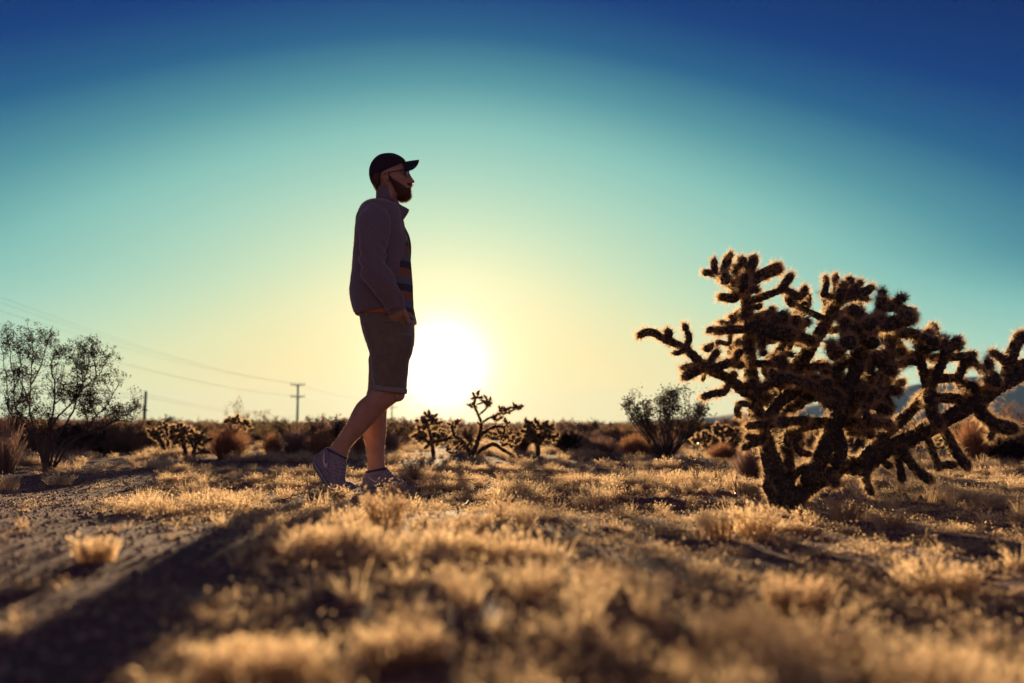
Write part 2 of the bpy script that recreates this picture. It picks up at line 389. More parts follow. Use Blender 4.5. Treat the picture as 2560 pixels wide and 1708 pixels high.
def grow():
    # low curly grass
    P = []; Sc = []; T = []; Ts = []; Fl = []; Fs = []
    for (n, y0, y1) in ((11000, 0.55, 3.2), (28000, 3.2, 8.0), (30000, 8.0, 22.0)):
        x, y, r = field(n, y0, y1, 1.25, int(y0*10)+3)
        patch = 0.5+0.55*fbm(x*2.3, y*1.9, 21, 3)+0.2*fbm(x*7, y*7, 31, 2)
        b = bare(x, y)
        if y0 < 1: patch = 0.5+0.62*fbm(x*1.7+3, y*1.5, 23, 2)+0.12*fbm(x*7, y*7, 31, 2)
        near_feet = np.exp(-(((x+.78)/.42)**2+((y-5.15)/.3)**2))
        clear = 0.25*near_feet + np.exp(-(((x-1.5)/0.9)**2+((y-4.1)/0.3)**2))*0.35     # thinner by the cactus
        keep = (r.rand(n) < np.clip((patch-np.interp(y,[0,3,3.3,4,7],[.76,.74,.70,.68,.60])-clear)*6, np.interp(y,[3,6],[.008,.03]), 0.7)*(1-b*0.985))
        x, y, patch = x[keep], y[keep], patch[keep]
        P.append(np.stack([x, y, gh(x, y)], -1)); Sc.append((0.6+0.6*r.rand(len(x)))*(0.75+0.5*patch)*np.where(y > 8, 1.5, 1.0)*np.interp(y, [0, 2.0, 4], [0.5, 0.75, 1])*(1-.5*np.exp(-(((x+.78)/.40)**2+((y-5.18)/.28)**2))))
    scatter('near_dry_grass', P[0], Sc[0], tufts_near, seed=12)
    scatter('dry_grass', np.vstack(P[1:]), np.concatenate(Sc[1:]), tufts_low, seed=2)
    for (n, y0, y1) in ((1900, 0.9, 4.0), (4200, 4.0, 16.0)):
        x, y, r = field(n, y0, y1, 1.25, int(y0*10)+77)
        patch = 0.5+0.6*fbm(x*1.6+7, y*1.3, 51, 2)+0.2*fbm(x*5, y*5, 61, 2)
        right = np.clip((x/np.maximum(y, 1)+0.1)*1.2, -0.1, 0.25)
        keep = (r.rand(n) < np.clip((patch+right-0.74)*5, 0.0, .8)*(1-bare(x, y)))
        keep &= np.hypot((x+.78)/.45, (y-5.15)/.4) > 1
        x, y = x[keep], y[keep]
        T.append(np.stack([x, y, gh(x, y)], -1)); Ts.append((0.45+0.5*r.rand(len(x)))*np.interp(y, [0, 2, 4, 7], [0.45, 0.55, 0.72, 0.6]))
    scatter('tall_dry_grass', np.vstack(T), np.concatenate(Ts), tufts_tall, seed=3)
    x, y, r = field(9000, 0.6, 9.0, 1.25, 5)
    keep = r.rand(len(x)) < np.where(bare(x, y) > 0.5, 0.05, 0.45); x, y = x[keep], y[keep]
    scatter('flattened_straw', np.stack([x, y, gh(x, y)+0.002], -1), 0.5+0.6*r.rand(len(x)), litter, seed=4, tilt=0.3)
grow()
# ------------------------------------------------------------------ gravel on the trail and between the tufts
def gravel():
    r = np.random.RandomState(5); n = 42000
    y = 0.6+9*r.rand(n)**1.1; x = (r.rand(n)*2-1)*(y*0.65+0.4)
    keep = r.rand(n) < np.where(bare(x, y) > 0.4, 1.0, 0.35); x, y = x[keep], y[keep]; n = len(x)
    s = 0.0016+0.0065*r.rand(n)**5 + 0.0005*y
    ico = np.array([[1,0,0],[-1,0,0],[0,1,0],[0,-1,0],[0,0,1],[0,0,-1]], float)
    fc = np.array([[0,2,4],[2,1,4],[1,3,4],[3,0,4],[2,0,5],[1,2,5],[3,1,5],[0,3,5]])
    v = ico[None]*(0.7+0.6*r.rand(n, 6, 1))*s[:, None, None]*np.array([1, 1, 0.75]) 
    a = r.rand(n)*6.28; ca, sa = np.cos(a)[:, None], np.sin(a)[:, None]
    v = np.stack([v[..., 0]*ca-v[..., 1]*sa, v[..., 0]*sa+v[..., 1]*ca, v[..., 2]], -1)
    v += np.stack([x, y, gh(x, y)+s*0.35], -1)[:, None, :]
    f = (fc[None]+(np.arange(n)*6)[:, None, None]).reshape(-1, 3)
    tag(mesh_obj('gravel', v.reshape(-1, 3), f, STONE_DARK, smooth=False), kind='stuff')
STONE_DARK = principled('desert gravel', (0.22, 0.14, 0.125), 0.85, spec=0.2, noise=(3, (0.38, 0.29, 0.25), 0.4, 0.6))
gravel()
# ------------------------------------------------------------------ the walking person
YM = 5.42
SKIN = principled('tanned skin', (0.56, 0.31, 0.20), 0.55, noise=(14, (0.46, 0.24, 0.15), 0.4, 0.7), bump=(160, 0.15, 0.002), sss=0.15)
KNIT = principled('charcoal knit', (0.235, 0.175, 0.195), 0.95, noise=(90, (0.205, 0.155, 0.175), 0.4, 0.6), bump=(420, 0.5, 0.002), sheen=0.8)
RIB = principled('ribbed knit', (0.215, 0.16, 0.18), 0.95, bump=(300, 0.5, 0.003), sheen=0.8)
DENIM = principled('dark denim', (0.235, 0.17, 0.125), 0.9, noise=(30, (0.18, 0.13, 0.10), 0.35, 0.65), bump=(500, 0.4, 0.0015), sheen=0.8)
CUFF = principled('pale inside of denim', (0.30, 0.26, 0.25), 0.9, bump=(400, 0.4, 0.0015))
CAPM = principled('black cap cloth', (0.035, 0.018, 0.035), 0.85, bump=(500, 0.3, 0.001), sheen=0.1)
HAIRM = principled('auburn beard hair', (0.11, 0.045, 0.032), 0.6)
HAIRT = leafy('backlit hair', (0.30, 0.13, 0.06), (0.12, 0.05, 0.03), 0.5)
FUZZ = leafy('fine blond hair and rim fuzz', (0.75, 0.5, 0.3), (0.6, 0.4, 0.2), 0.5)
FRAME = principled('black glasses frame', (0.012, 0.012, 0.016), 0.25, spec=0.5)
MESHM = principled('grey mesh shoe cloth', (0.30, 0.27, 0.32), 0.8, noise=(160, (0.17, 0.14, 0.19), 0.42, 0.6), bump=(260, 0.5, 0.002))
SOLEM = principled('blue grey rubber sole', (0.28, 0.33, 0.38), 0.6, noise=(60, (0.20, 0.24, 0.28), 0.4, 0.6), bump=(60, 0.4, 0.004))
TREAD = principled('dark outsole', (0.03, 0.03, 0.045), 0.7, bump=(50, 0.6, 0.004))
PALE = principled('pale reflective mark', (0.62, 0.60, 0.66), 0.5)
LACE = principled('mauve laces', (0.42, 0.34, 0.40), 0.8)
SOCK = principled('grey sock', (0.26, 0.24, 0.29), 0.95, bump=(400, 0.5, 0.002))
LENS = bpy.data.materials.new('spectacle lens'); LENS.use_nodes = True
_p = LENS.node_tree.nodes['Principled BSDF']; _p.inputs['Base Color'].default_value = (0.85, 0.88, 1.0, 1); _p.inputs['Roughness'].default_value = 0.03; _p.inputs['Transmission Weight'].default_value = 0.35; _p.inputs['IOR'].default_value = 1.05  # pale, half-opaque tint stands in for sky reflected in the lens
EYEM = principled('eye', (0.5, 0.47, 0.45), 0.2, spec=0.6)
def shirt_mat():
    m, N, L = mat_new('striped shirt'); out = N.new('ShaderNodeOutputMaterial'); p = N.new('ShaderNodeBsdfPrincipled'); L.new(p.outputs[0], out.inputs[0])
    p.inputs['Roughness'].default_value = 0.9
    tc = N.new('ShaderNodeTexCoord'); sx = N.new('ShaderNodeSeparateXYZ'); L.new(tc.outputs['Object'], sx.inputs[0])
    z0 = at(1020, 753.7, YM)[2]; per = at(1020, 675.6, YM)[2] - at(1020, 733, YM)[2]
    a = N.new('ShaderNodeMath'); a.operation = 'SUBTRACT'; L.new(sx.outputs[2], a.inputs[0]); a.inputs[1].default_value = z0
    b = N.new('ShaderNodeMath'); b.operation = 'DIVIDE'; L.new(a.outputs[0], b.inputs[0]); b.inputs[1].default_value = per
    c = N.new('ShaderNodeMath'); c.operation = 'FLOORED_MODULO'; L.new(b.outputs[0], c.inputs[0]); c.inputs[1].default_value = 1.0
    r = N.new('ShaderNodeValToRGB'); r.color_ramp.interpolation = 'CONSTANT'; L.new(c.outputs[0], r.inputs[0])
    e = r.color_ramp.elements; e[0].position = 0; e[0].color = (0.36, 0.12, 0.065, 1); e[1].position = 0.345; e[1].color = (0.055, 0.045, 0.07, 1)
    k = e.new(0.655); k.color = (0.17, 0.165, 0.20, 1)
    L.new(r.outputs[0], p.inputs['Base Color'])
    return m
SHIRT = shirt_mat()
ORANGE = principled('orange shirt hem', (0.55, 0.16, 0.07), 0.9)
def loft(pairs, n=40, yc=0.0, ex=2.2, samples=None, cap=True):
    """pairs: (ax, ay, bx, by, yh[, yc]); silhouette points in the photograph at the person's depth, half depth yh in metres"""
    rows = []
    for p in pairs:
        y0 = p[5] if len(p) > 5 else yc
        A = at(p[0], p[1], YM+y0); B = at(p[2], p[3], YM+y0)
        rows.append(np.concatenate([(A+B)/2, (B-A)/2, [p[4]]]))
    rows = np.array(rows)
    if samples: rows = bez(rows, samples)
    th = np.arange(n)*2*math.pi/n
    c = np.sign(np.cos(th))*abs(np.cos(th))**(2/ex); s = np.sign(np.sin(th))*abs(np.sin(th))**(2/ex)
    v = rows[:, None, :3] + rows[:, None, 3:6]*c[None, :, None] + np.array([0, 1, 0])[None, None]*(rows[:, 6][:, None]*s[None])[..., None]
    m = len(rows); v = v.reshape(-1, 3)
    i = np.arange(m-1)[:, None]*n; j = np.arange(n)[None, :]; j2 = (j+1) % n
    f = np.stack([i+j, i+j2, i+n+j2, i+n+j], -1).reshape(-1, 4).tolist()
    if cap:
        v = np.vstack([v, rows[0, :3], rows[-1, :3]]); q = (m-1)*n
        f += [[m*n, (k+1) % n, k] for k in range(n)] + [[m*n+1, q+k, q+(k+1) % n] for k in range(n)]
    return v, f
def ball(c, r, n=14, rot=None):
    r = np.broadcast_to(r, (3,)); v = []; m = n//2
    for i in range(1, m):
        a = math.pi*i/m
        for j in range(n):
            b = 2*math.pi*j/n; v.append((math.sin(a)*math.cos(b), math.sin(a)*math.sin(b), math.cos(a)))
    v = np.array(v + [(0,0,1), (0,0,-1)])*r
    if rot is not None: v = v @ np.array(rot).T
    f = [[i*n+j, (i+1)*n+j, (i+1)*n+(j+1)%n, i*n+(j+1)%n] for i in range(m-2) for j in range(n)]
    t = (m-1)*n
    f += [[t, j, (j+1)%n] for j in range(n)] + [[t+1, (m-2)*n+(j+1)%n, (m-2)*n+j] for j in range(n)]
    return v + np.asarray(c), f
def tube_vf(pts, rad, k=10):
    mb = MB(); mb.tube(pts, rad, k); v, f = mb.data()
    return v, [q[:3] if q[0] == q[3] else q for q in f.tolist()]
def fuse(name, parts, voxel, mat, parent, smooth=4, disp=None):
    """joins closed shapes into one continuous skin"""
    V = []; Fc = []; n = 0
    for v, f in parts:
        V += [tuple(p) for p in v]; Fc += [[a+n for a in q] for q in f]; n += len(v)
    me = bpy.data.meshes.new(name+'_raw'); me.from_pydata(V, [], Fc); me.update()
    bm = bmesh.new(); bm.from_mesh(me); 
    # make every closed shell point outwards
    bmesh.ops.recalc_face_normals(bm, faces=bm.faces[:]); bm.to_mesh(me); bm.free()
    o = bpy.data.objects.new(name+'_raw', me); C.objects.link(o)
    md = o.modifiers.new('r', 'REMESH'); md.mode = 'VOXEL'; md.voxel_size = voxel
    if smooth: ms = o.modifiers.new('s', 'SMOOTH'); ms.factor = 0.5; ms.iterations = smooth
    dg = bpy.context.evaluated_depsgraph_get(); ev = o.evaluated_get(dg)
    m2 = bpy.data.meshes.new_from_object(ev); m2.name = name
    bpy.data.objects.remove(o); bpy.data.meshes.remove(me)
    m2.materials.clear(); m2.materials.append(mat)
    m2.polygons.foreach_set('use_smooth', np.ones(len(m2.polygons), bool))
    if disp:
        nv = len(m2.vertices); co = np.empty(nv*3, np.float32); no = np.empty(nv*3, np.float32)
        m2.vertices.foreach_get('co', co); m2.vertices.foreach_get('normal', no)
        co = co.reshape(-1, 3); no = no.reshape(-1, 3)
        co = co + no*disp(co)[:, None]
        m2.vertices.foreach_set('co', co.astype(np.float32).ravel()); m2.update()
    o2 = bpy.data.objects.new(name, m2); C.objects.link(o2)
    if parent is not None: o2.parent = parent
    return o2
def wrinkle(amp, sx, sz, seed, extra=None):
    def f(co):
        x, y, z = co[:, 0], co[:, 1], co[:, 2]
        a = 1-abs(fbm((x+y*0.6)*sx + 2*z, z*sz + 3*x, seed, 3))*2
        b = fbm(x*sx*2.3+y*9, z*sz*2+y*7, seed+5, 3)
        w = amp*(0.75*a + 0.5*b)
        return w + (extra(co) if extra else 0)
    return f
man = thing('person', 'bearded man in black cap, glasses and knit jacket, hands in his shorts pockets', 'person', at(900, 1229, YM).tolist())
ML = np.array(man.location)
def P2(px, py, y=0.0): return at(px, py, YM+y)
body = []
# torso (under the clothes), neck, head
body.append(loft([(945,515,985,518,.06),(915,530,1000,540,.15),(905,560,1004,575,.165),(903,620,1008,625,.155),(905,690,1008,690,.145),(903,750,1012,750,.15),(912,800,1025,802,.155),(922,850,1026,850,.16),(935,872,1020,872,.12)], ex=2.3, samples=26))
body.append(loft([(938,525,996,530,.062),(941,512,992,513,.056),(941,500,996,500,.056),(942,485,998,486,.058),(944,470,1000,468,.06)], samples=12))
head = [(955,390,990,390,.040),(942,397,1003,397,.062),(933,408,1012,408,.074),(928,420,1016.5,420,.078),(926,430,1018.5,430,.0785),(926,440,1020,440,.077),(929,450,1021,450,.074),(934,460,1023,460,.069),(942,470,1024,470,.063),(952,480,1022,480,.057),(964,488,1020,488,.050),(980,495,1016,495,.038),(990,499,1010,499,.022)]
hv, hf = loft(head, ex=2.25, samples=30)
_xm, _br = P2(968, 430)[0], P2(968, 425)[2]
_t = np.clip((hv[:, 0]-_xm)/.1, 0, 1); _u = np.clip((hv[:, 2]-_br)/.04+.3, 0, 1)
hv[:, 1] = YM + (hv[:, 1]-YM)*(1-(.10+.22*_u)*_t**1.5)
hv[:, 0] -= _u*_t**2*.006
body.append((hv, hf))
body.append(loft([(1012,428,1021,428,.012),(1012,434,1024.3,434,.0095),(1012,441,1028,441,.012),(1012,448,1032.5,448,.015),(1013,453,1036.4,453,.0175),(1013,457,1035,457.5,.019),(1013,461,1027,461,.013)], ex=2.0, samples=14))
body.append(ball(P2(1030.0, 456.5, -.011), (.010, .008, .0075)))       # nostril wings
body.append(ball(P2(1030.0, 456.5, .011), (.010, .008, .0075)))
body.append(loft([(1010,462,1027.5,462,.020),(1010,465,1030,465,.023),(1010,467.4,1029.8,467.4,.025),(1010,468.8,1027.4,468.8,.025),(1010,470.5,1029,470.5,.024),(1010,473,1028,473,.021),(1010,476.5,1024.5,476.5,.016)], ex=2.0))
body.append(ball(P2(1012, 422, 0), (.018, .058, .008)))                # brow
for s in (-1, 1):
    body.append(ball(P2(1004, 444, s*.042), (.024, .018, .020)))        # cheekbone
    e = [(970,437),(968,432.5),(963.5,430.8),(959,432.5),(956.6,438),(957.6,445),(961,451.5),(966,457),(970,458.5),(972,454.5)]
    body.append(tube_vf(bez([P2(a, b, s*(.0925+.003*math.sin(i))) for i, (a, b) in enumerate(e)], 26), .0054, 8))
    body.append(ball(P2(965, 444, s*.079), (.0125, .0055, .026), rot=Matrix.Rotation(-0.18, 3, 'Y')))
    body.append(ball(P2(970, 446, s*.082), (.0045, .004, .007)))
# legs
near = [(938,935,1018,940,.080,-.085),(936,958,1012,962,.070,-.085),(931,975,1008,983,.060,-.088),(914,990,996,1001,.056,-.088),(894,1008,966,1024,.056,-.088),(880,1031,937,1054,.056,-.088),(866.5,1061,909,1084,.050,-.088),(847,1091,886,1106,.041,-.088),(831,1111,872.5,1126,.035,-.088),(823,1124,866,1149,.036,-.088),(812,1142,862,1163,.036,-.088)]
farl = [(926,940,990,944,.075,.085),(926,975,982,977,.060,.085),(921,1000,976,1001,.056,.085),(914,1022,968,1024,.053,.085),(908,1048,966,1048,.055,.088),(907.5,1080,965,1078,.051,.09),(913.5,1108,962.5,1106,.043,.09),(918,1140,960.5,1136,.035,.09),(919.5,1165,961.5,1160,.033,.09),(918,1182,966,1180,.034,.09),(914,1200,975,1200,.034,.09)]
body.append(loft([(925,850,1030,850,.090,-.08),(930,900,1020,905,.085,-.085),near[0]], ex=2.1, samples=6)); body.append(loft(near, ex=2.05, samples=44))
body.append(loft([(925,850,1020,850,.090,.08),(927,900,998,905,.085,.085),farl[0]], ex=2.1, samples=6)); body.append(loft(farl, ex=2.05, samples=40))
body.append(ball(P2(994, 988, -.088), (.040, .046, .036)))
# feet inside the shoes
body.append(loft([(800,1150,845,1150,.03,-.088),(815,1180,860,1172,.034,-.088),(832,1208,860,1200,.038,-.088),(850,1220,868,1210,.04,-.088),(876,1222,882,1214,.03,-.088)], samples=12))
body.append(loft([(916,1215,920,1190,.028,.09),(940,1222,945,1188,.032,.09),(970,1226,975,1195,.036,.09),(1000,1229,1002,1210,.04,.09),(1030,1231,1030,1222,.03,.09)], samples=12))
# arms and hands
armN = [(906,540,958,535,.055,-.14),(903,560,965,560,.058,-.20),(905,620,960,620,.052,-.225),(906,668,958,662,.048,-.235),(918,700,970,690,.046,-.235),(940,735,990,716,.040,-.22),(962,763,1004,742,.034,-.20),(975,783,1011,766,.030,-.185)]
body.append(loft(armN, ex=2.0, samples=24))
armF = [(912,540,960,535,.055,.14),(908,560,966,560,.058,.20),(912,620,966,620,.052,.225),(916,668,970,662,.048,.235),(935,700,985,690,.046,.235),(965,730,1006,716,.040,.22),(995,755,1024,740,.034,.19),(1004,778,1032,764,.030,.17)]
body.append(loft(armF, ex=2.0, samples=24))
def hand(wa, wb, s, y, dirx, fing, thumb):
    """palm block, four bent fingers of unequal length into the pocket, thumb along its edge"""
    out = [loft([(wa[0],wa[1],wb[0],wb[1],.026,s*y),(wa[0]+0,wa[1]+10,wb[0]+1,wb[1]+12,.021,s*(y-.005)),(wa[0]+1,wa[1]+20,wb[0]+1,wb[1]+22,.017,s*(y-.014)),(wa[0]+4,wa[1]+30,wb[0]+1,wb[1]+32,.015,s*(y-.036)),(wa[0]+9,wa[1]+46,wb[0],wb[1]+46,.014,s*(y-.056))], ex=2.4, samples=14)]
    for i, (fx, fy, L) in enumerate(fing):
        p0 = P2(fx, fy-6, s*(y-.050)); p1 = P2(fx+dirx*0.35*L, fy+L*0.45, s*(y-.066)); p2 = P2(fx+dirx*0.5*L, fy+L*0.75, s*(y-.074)); p3 = P2(fx+dirx*0.45*L, fy+L, s*(y-.084))
        out.append(tube_vf(bez([p0, p1, p2, p3], 12), np.linspace(.0095, .0072, 12), 10))
    out.append(tube_vf(bez([P2(a, b, s*c) for a, b, c in thumb], 14), np.array([.016,.0155,.015,.014,.0135,.0125,.0115,.011,.0112,.0112,.011,.0105,.0095,.007]), 12))
    return out
body += hand((972,778), (1012,768), -1, .178, 0.25, [(982,822,34),(990,824,40),(999,824,42),(1007,822,36)], [(1007,772,.178),(1013,784,.178),(1018,794,.172),(1022,803,.163),(1025.5,809,.155)])
body += hand((1006,776), (1033,764), 1, .165, 0.3, [(1010,815,30),(1016,817,34),(1022,817,34),(1027,812,30)], [(1027,770,.150),(1031,782,.142),(1034.5,794,.130),(1037,804,.118),(1038.5,813,.108)])
body_o = fuse('body', body, 0.0036, SKIN, None, smooth=3)
def local(o):
    me = o.data; n = len(me.vertices); co = np.empty(n*3, np.float32); me.vertices.foreach_get('co', co)
    return co.reshape(-1, 3)
def attach(o, parent=None):
    """o was built in world space: hang it on the person (or on a part, which itself sits at the person's origin)"""
    if parent is None or parent is man:
        co = local(o) - ML; o.data.vertices.foreach_set('co', co.astype(np.float32).ravel()); o.data.update(); o.parent = man
    else:
        co = local(o) - ML; o.data.vertices.foreach_set('co', co.astype(np.float32).ravel()); o.data.update(); o.parent = parent
    return o
def bvh_of(o):
    me = o.data
    return BVHTree.FromPolygons([v.co.copy() for v in me.vertices], [tuple(p.vertices) for p in me.polygons])
# ---- clothes
jk = [(938,505,992,514,.085),(919,510,999,520,.140),(905,523,1004,532,.172),(895,545,1008,552,.190),(892.5,565,1010.5,575,.195),(889.5,596,1016,600,.192),(887,631,1018,635,.186),(884.6,663,1016.5,663,.182),(881.4,695,1013.5,695,.182),(878,726.6,1008,724,.184),(879.5,746,1008,741,.184),(883.5,764,1010,756,.180),(888.5,783,1013,774,.176)]
def jk_extra(co):
    return np.zeros(len(co))
sl = [(915,520,955,512,.050,-.13),(901,538,968,532,.062,-.17),(898.5,562,974,560,.072,-.20),(899.5,600,969,600,.070,-.222),(901,632,962,632,.066,-.238),(902,660,963,654,.063,-.245),(908,690,973,680,.060,-.245),(922,716,986,700,.056,-.238),(942,740,998,724,.050,-.225),(960,760,1006,744,.044,-.208),(969,778,1009,764,.040,-.196)]
slF = [(915,520,955,512,.050,.13),(901,538,968,532,.062,.17),(900,562,974,560,.072,.20),(903,600,972,600,.070,.222),(908,632,972,632,.066,.238),(914,660,978,654,.063,.245),(930,690,992,680,.060,.240),(950,712,1008,698,.056,.230),(975,735,1022,718,.050,.212),(996,756,1026,738,.040,.190)]
jacket = fuse('jacket', [loft(jk, ex=2.35, samples=60, n=64), loft(sl, ex=2.05, samples=46), loft(slF, ex=2.05, samples=46)], 0.0042, KNIT, None, smooth=5,
              disp=lambda co: wrinkle(0.0075, 6, 3.4, 3)(co) + 0.0085*np.exp(-((co[:, 1]-(YM-.24))/.06)**2)*np.exp(-((co[:, 2]-P2(930, 690)[2])/.12)**2)*np.sin((co[:, 2]*1.0+co[:, 0]*0.9)*90))
attach(jacket)
def part_loft(name, pairs, mat, parent=None, **k):
    v, f = loft(pairs, **k); o = mesh_obj(name, v, f, mat); attach(o, parent); return o
part_loft('hem', [(887.3,768,1012,760,.1815),(886.0,772,1013.5,763,.1835),(888,780,1014,771,.182),(889.3,787,1015,777,.177),(892,787.5,1012,778,.170)], RIB, jacket, n=64, ex=2.35, samples=14)
part_loft('cuff', [(967,771,1008,758,.0405,-.199),(966.5,774,1010.5,760,.0425,-.196),(970,783,1012.5,770,.0385,-.187),(972.5,788,1013,774,.036,-.183),(976,788,1011,775,.030,-.183)], RIB, jacket, ex=2.05, samples=12)
# stand-up collar, open at the throat
def collar():
    mb = MB(); n = 40; rows = []
    lo = [(938.5,507),(990,514)]; up = [(940.4,470),(984,470.5)]
    a0 = 0.50
    th = np.linspace(a0, 2*math.pi-a0, n)
    for k, (A, B, yh) in enumerate((((938,508),(993,517),.078),((940,494),(988,499),.071),((940.6,480),(985.5,482),.069),((941,470.5),(984,470.5),.068),((944,470.5),(981,470.8),.062),((944,490),(984,495),.064),((945,508),(986,514),.066))):
        Aw = P2(*A); Bw = P2(*B); c = (Aw+Bw)/2; u = (Bw-Aw)/2
        rows.append(c[None] + u[None]*np.cos(th)[:, None] + np.array([0, yh, 0])[None]*np.sin(th)[:, None])
    v = np.array(rows); m = len(rows); v = v.reshape(-1, 3)
    f = [[i*n+j, i*n+j+1, (i+1)*n+j+1, (i+1)*n+j] for i in range(m-1) for j in range(n-1)]
    f += [[j+1, j, (m-1)*n+j, (m-1)*n+j+1] for j in range(n-1)]
    f += [[0, n, 2*n, 3*n], [0, 3*n, 4*n, 5*n], [0, 5*n, 6*n]] + [[n-1, 4*n-1, 3*n-1, 2*n-1], [n-1, 6*n-1, 5*n-1, 4*n-1], [n-1, 7*n-1, 6*n-1]]
    o = mesh_obj('collar', v, f, RIB); attach(o, jacket)
    for s in (-1, 1):      # the two flaps that fold open over the chest
        out = [(984,484,.052),(988,497,.050),(994,507,.046),(1004,514,.043),(1014,519,.040),(1023,524.5,.036),(1021,532,.034),(1016,540,.036),(1010,549,.042),(1003,545,.060),(990,526,.075)]
        if s > 0: out = [(a-2, b+1, c) for a, b, c in out]
        pts = np.array([P2(a, b, s*c) for a, b, c in out]); nrm = np.array([0.25, s*1.0, 0.1])*0.0035
        cen = pts.mean(0) + nrm*1.5; k = len(pts)
        v = np.vstack([pts+nrm, pts-nrm, cen+nrm, cen-nrm]); f = []
        for i in range(k):
            j = (i+1) % k; f += [[2*k, i, j], [2*k+1, k+j, k+i], [i, k+i, k+j, j]]
        o = mesh_obj('collar_flap', v, f, RIB, smooth=False); attach(o, jacket)
collar()
jb = bvh_of(jacket)      # jacket mesh is person-local now
def surf(bv, px, py, off=0.002, side=-1, fallback=None):
    """point on the near side of a person-local mesh under photograph pixel (px, py)"""
    d = at(px, py, 10) - CAM; d = d/np.linalg.norm(d)
    o = CAM - ML; h = bv.ray_cast(Vector(o), Vector(d))
    if h[0] is None:
        h = bv.find_nearest(Vector(P2(px, py, side*.1)-ML))
    return np.array(h[0]) - d*off
def decal(name, bv, outer, inner, mat, parent, off=0.003, n=14):
    """a thin raised strip lying on a surface, between two outlines"""
    A = bez([(x, y, 0) for x, y in outer], n)[:, :2]; B = bez([(x, y, 0) for x, y in inner], n)[:, :2]
    va = np.array([surf(bv, *p, off=off) for p in A]); vb = np.array([surf(bv, *p, off=off) for p in B])
    v = np.vstack([va, vb, va+np.array([0, off, 0]), vb+np.array([0, off, 0])])
    f = [[i, i+1, n+i+1, n+i] for i in range(n-1)] + [[i, 2*n+i, 2*n+i+1, i+1] for i in range(n-1)] + [[n+i+1, 3*n+i+1, 3*n+i, n+i] for i in range(n-1)]
    o = mesh_obj(name, v, f, mat, parent); return o
# zip edge down the near front, seams of the sleeve
def seam(name, bv, pts, r, mat, parent, off=0.001):
    q = [surf(bv, *p[:2], off=off) for p in bez([(a, b, 0) for a, b in pts], 40)]
    mb = MB(); mb.tube(np.array(q), r, 6); return mb.build(name, mat, parent)
seam('zip_edge', jb, [(1003,540),(1007.5,560),(1011,590),(1012,630),(1011,665),(1008,700),(1004.5,735),(1006,755),(1011,772)], .0042, RIB, jacket)
seam('sleeve_seam', jb, [(925,516),(945,520),(962,535),(972,555),(972,580),(966,600)], .0022, RIB, jacket)
# far front panel standing away from the chest
def panel():
    o_ = [(1006,545),(1010.5,562),(1016,574),(1021.5,585),(1025.5,598),(1028,614),(1028.2,632),(1027,650),(1024,668),(1018,690),(1014,715)]
    pts = bez([P2(a, b, .085) for a, b in o_], 30); inn = bez([P2(a-10, b, .13) for a, b in o_], 30)
    v = np.vstack([pts, inn, pts+[-.002, .006, 0], inn+[0, .006, 0]]); n = 30
    f = [[i, i+1, n+i+1, n+i] for i in range(n-1)] + [[2*n+i+1, 2*n+i, 3*n+i, 3*n+i+1] for i in range(n-1)] + [[i+1, i, 2*n+i, 2*n+i+1] for i in range(n-1)]
    attach(mesh_obj('front_panel', v, f, KNIT), jacket)
panel()
sh = [(940,512,994,516,.06),(925,535,1004,540,.13),(920,560,1009,565,.15),(915,590,1016,592,.15),(912,620,1022.5,622,.148),(910,655,1026.5,655,.146),(908,695,1030,695,.150),(905,733,1032,733,.155),(901,765,1033.5,765,.166),(899,784,1034.5,788,.1725),(901,786,1034,792,.168)]
shirt = fuse('shirt', [loft(sh, ex=2.1, samples=50, n=56)], 0.0045, SHIRT, None, smooth=3, disp=wrinkle(0.0022, 6, 4, 8)); attach(shirt)
hemo = part_loft('shirt_hem', [(899,776,1030,781,.1735),(897.5,779,1034,786,.1765),(898,784.5,1035,794,.177),(900,786.5,1034,796,.174),(906,786.5,1030,796,.165)], ORANGE, shirt, n=56, ex=2.2, samples=12)
# shorts
sf = [(900,784,1033.5,788,.166),(903,800,1034,803,.170),(906,816,1034.5,820,.174),(912,840,1034.5,845,.176),(918,858,1033,862,.172),(926,876,1026,880,.150)]
sn = [(912,835,1034,840,.088,-.088),(921,862,1033.5,862,.094,-.090),(926.5,884,1029,886,.094,-.090),(928.5,905,1021,906,.092,-.090),(931,940,1017.5,941,.090,-.090),(934.5,962,1015.5,970,.088,-.090),(934.5,974,1014.5,984,.087,-.090)]
sfar = [(912,835,1028,840,.088,.088),(918,862,1020,862,.092,.090),(925,884,1008,886,.092,.090),(922.5,899,1000,905,.090,.090),(924,926,997,935,.087,.090),(921.5,964,990,968,.085,.090),(918,988,985,991,.084,.090)]
shorts = fuse('shorts', [loft(sf, ex=2.3, samples=24, n=56), loft(sn, ex=2.2, samples=34, n=48), loft(sfar, ex=2.2, samples=34, n=48)], 0.0042, DENIM, None, smooth=4, disp=wrinkle(0.0048, 8, 5, 15)); attach(shorts)
sb = bvh_of(shorts)
part_loft('turned_up_hem', [(932.5,962,1016.5,972,.0895,-.090),(931.8,965,1018,976,.092,-.090),(932,973,1017,983.5,.0915,-.090),(933.5,976,1015.5,985.5,.088,-.090),(938,976,1010,985,.080,-.090)], CUFF, shorts, n=48, ex=2.2, samples=12)
part_loft('turned_up_hem', [(920,974,989,977,.0855,.090),(919,977,990,980,.088,.090),(916.5,986,986.5,990,.087,.090),(917.5,990,984.5,993,.085,.090),(922,990,980,993,.078,.090)], DENIM, shorts, n=48, ex=2.2, samples=12)
seam('pocket_edge', sb, [(962,803),(972,804),(990,804.5),(1003,804),(1014,802)], .0045, DENIM, shorts)
seam('waist_seam', sb, [(904,797),(915,801),(930,798),(945,796),(960,797)], .0018, DENIM, shorts)
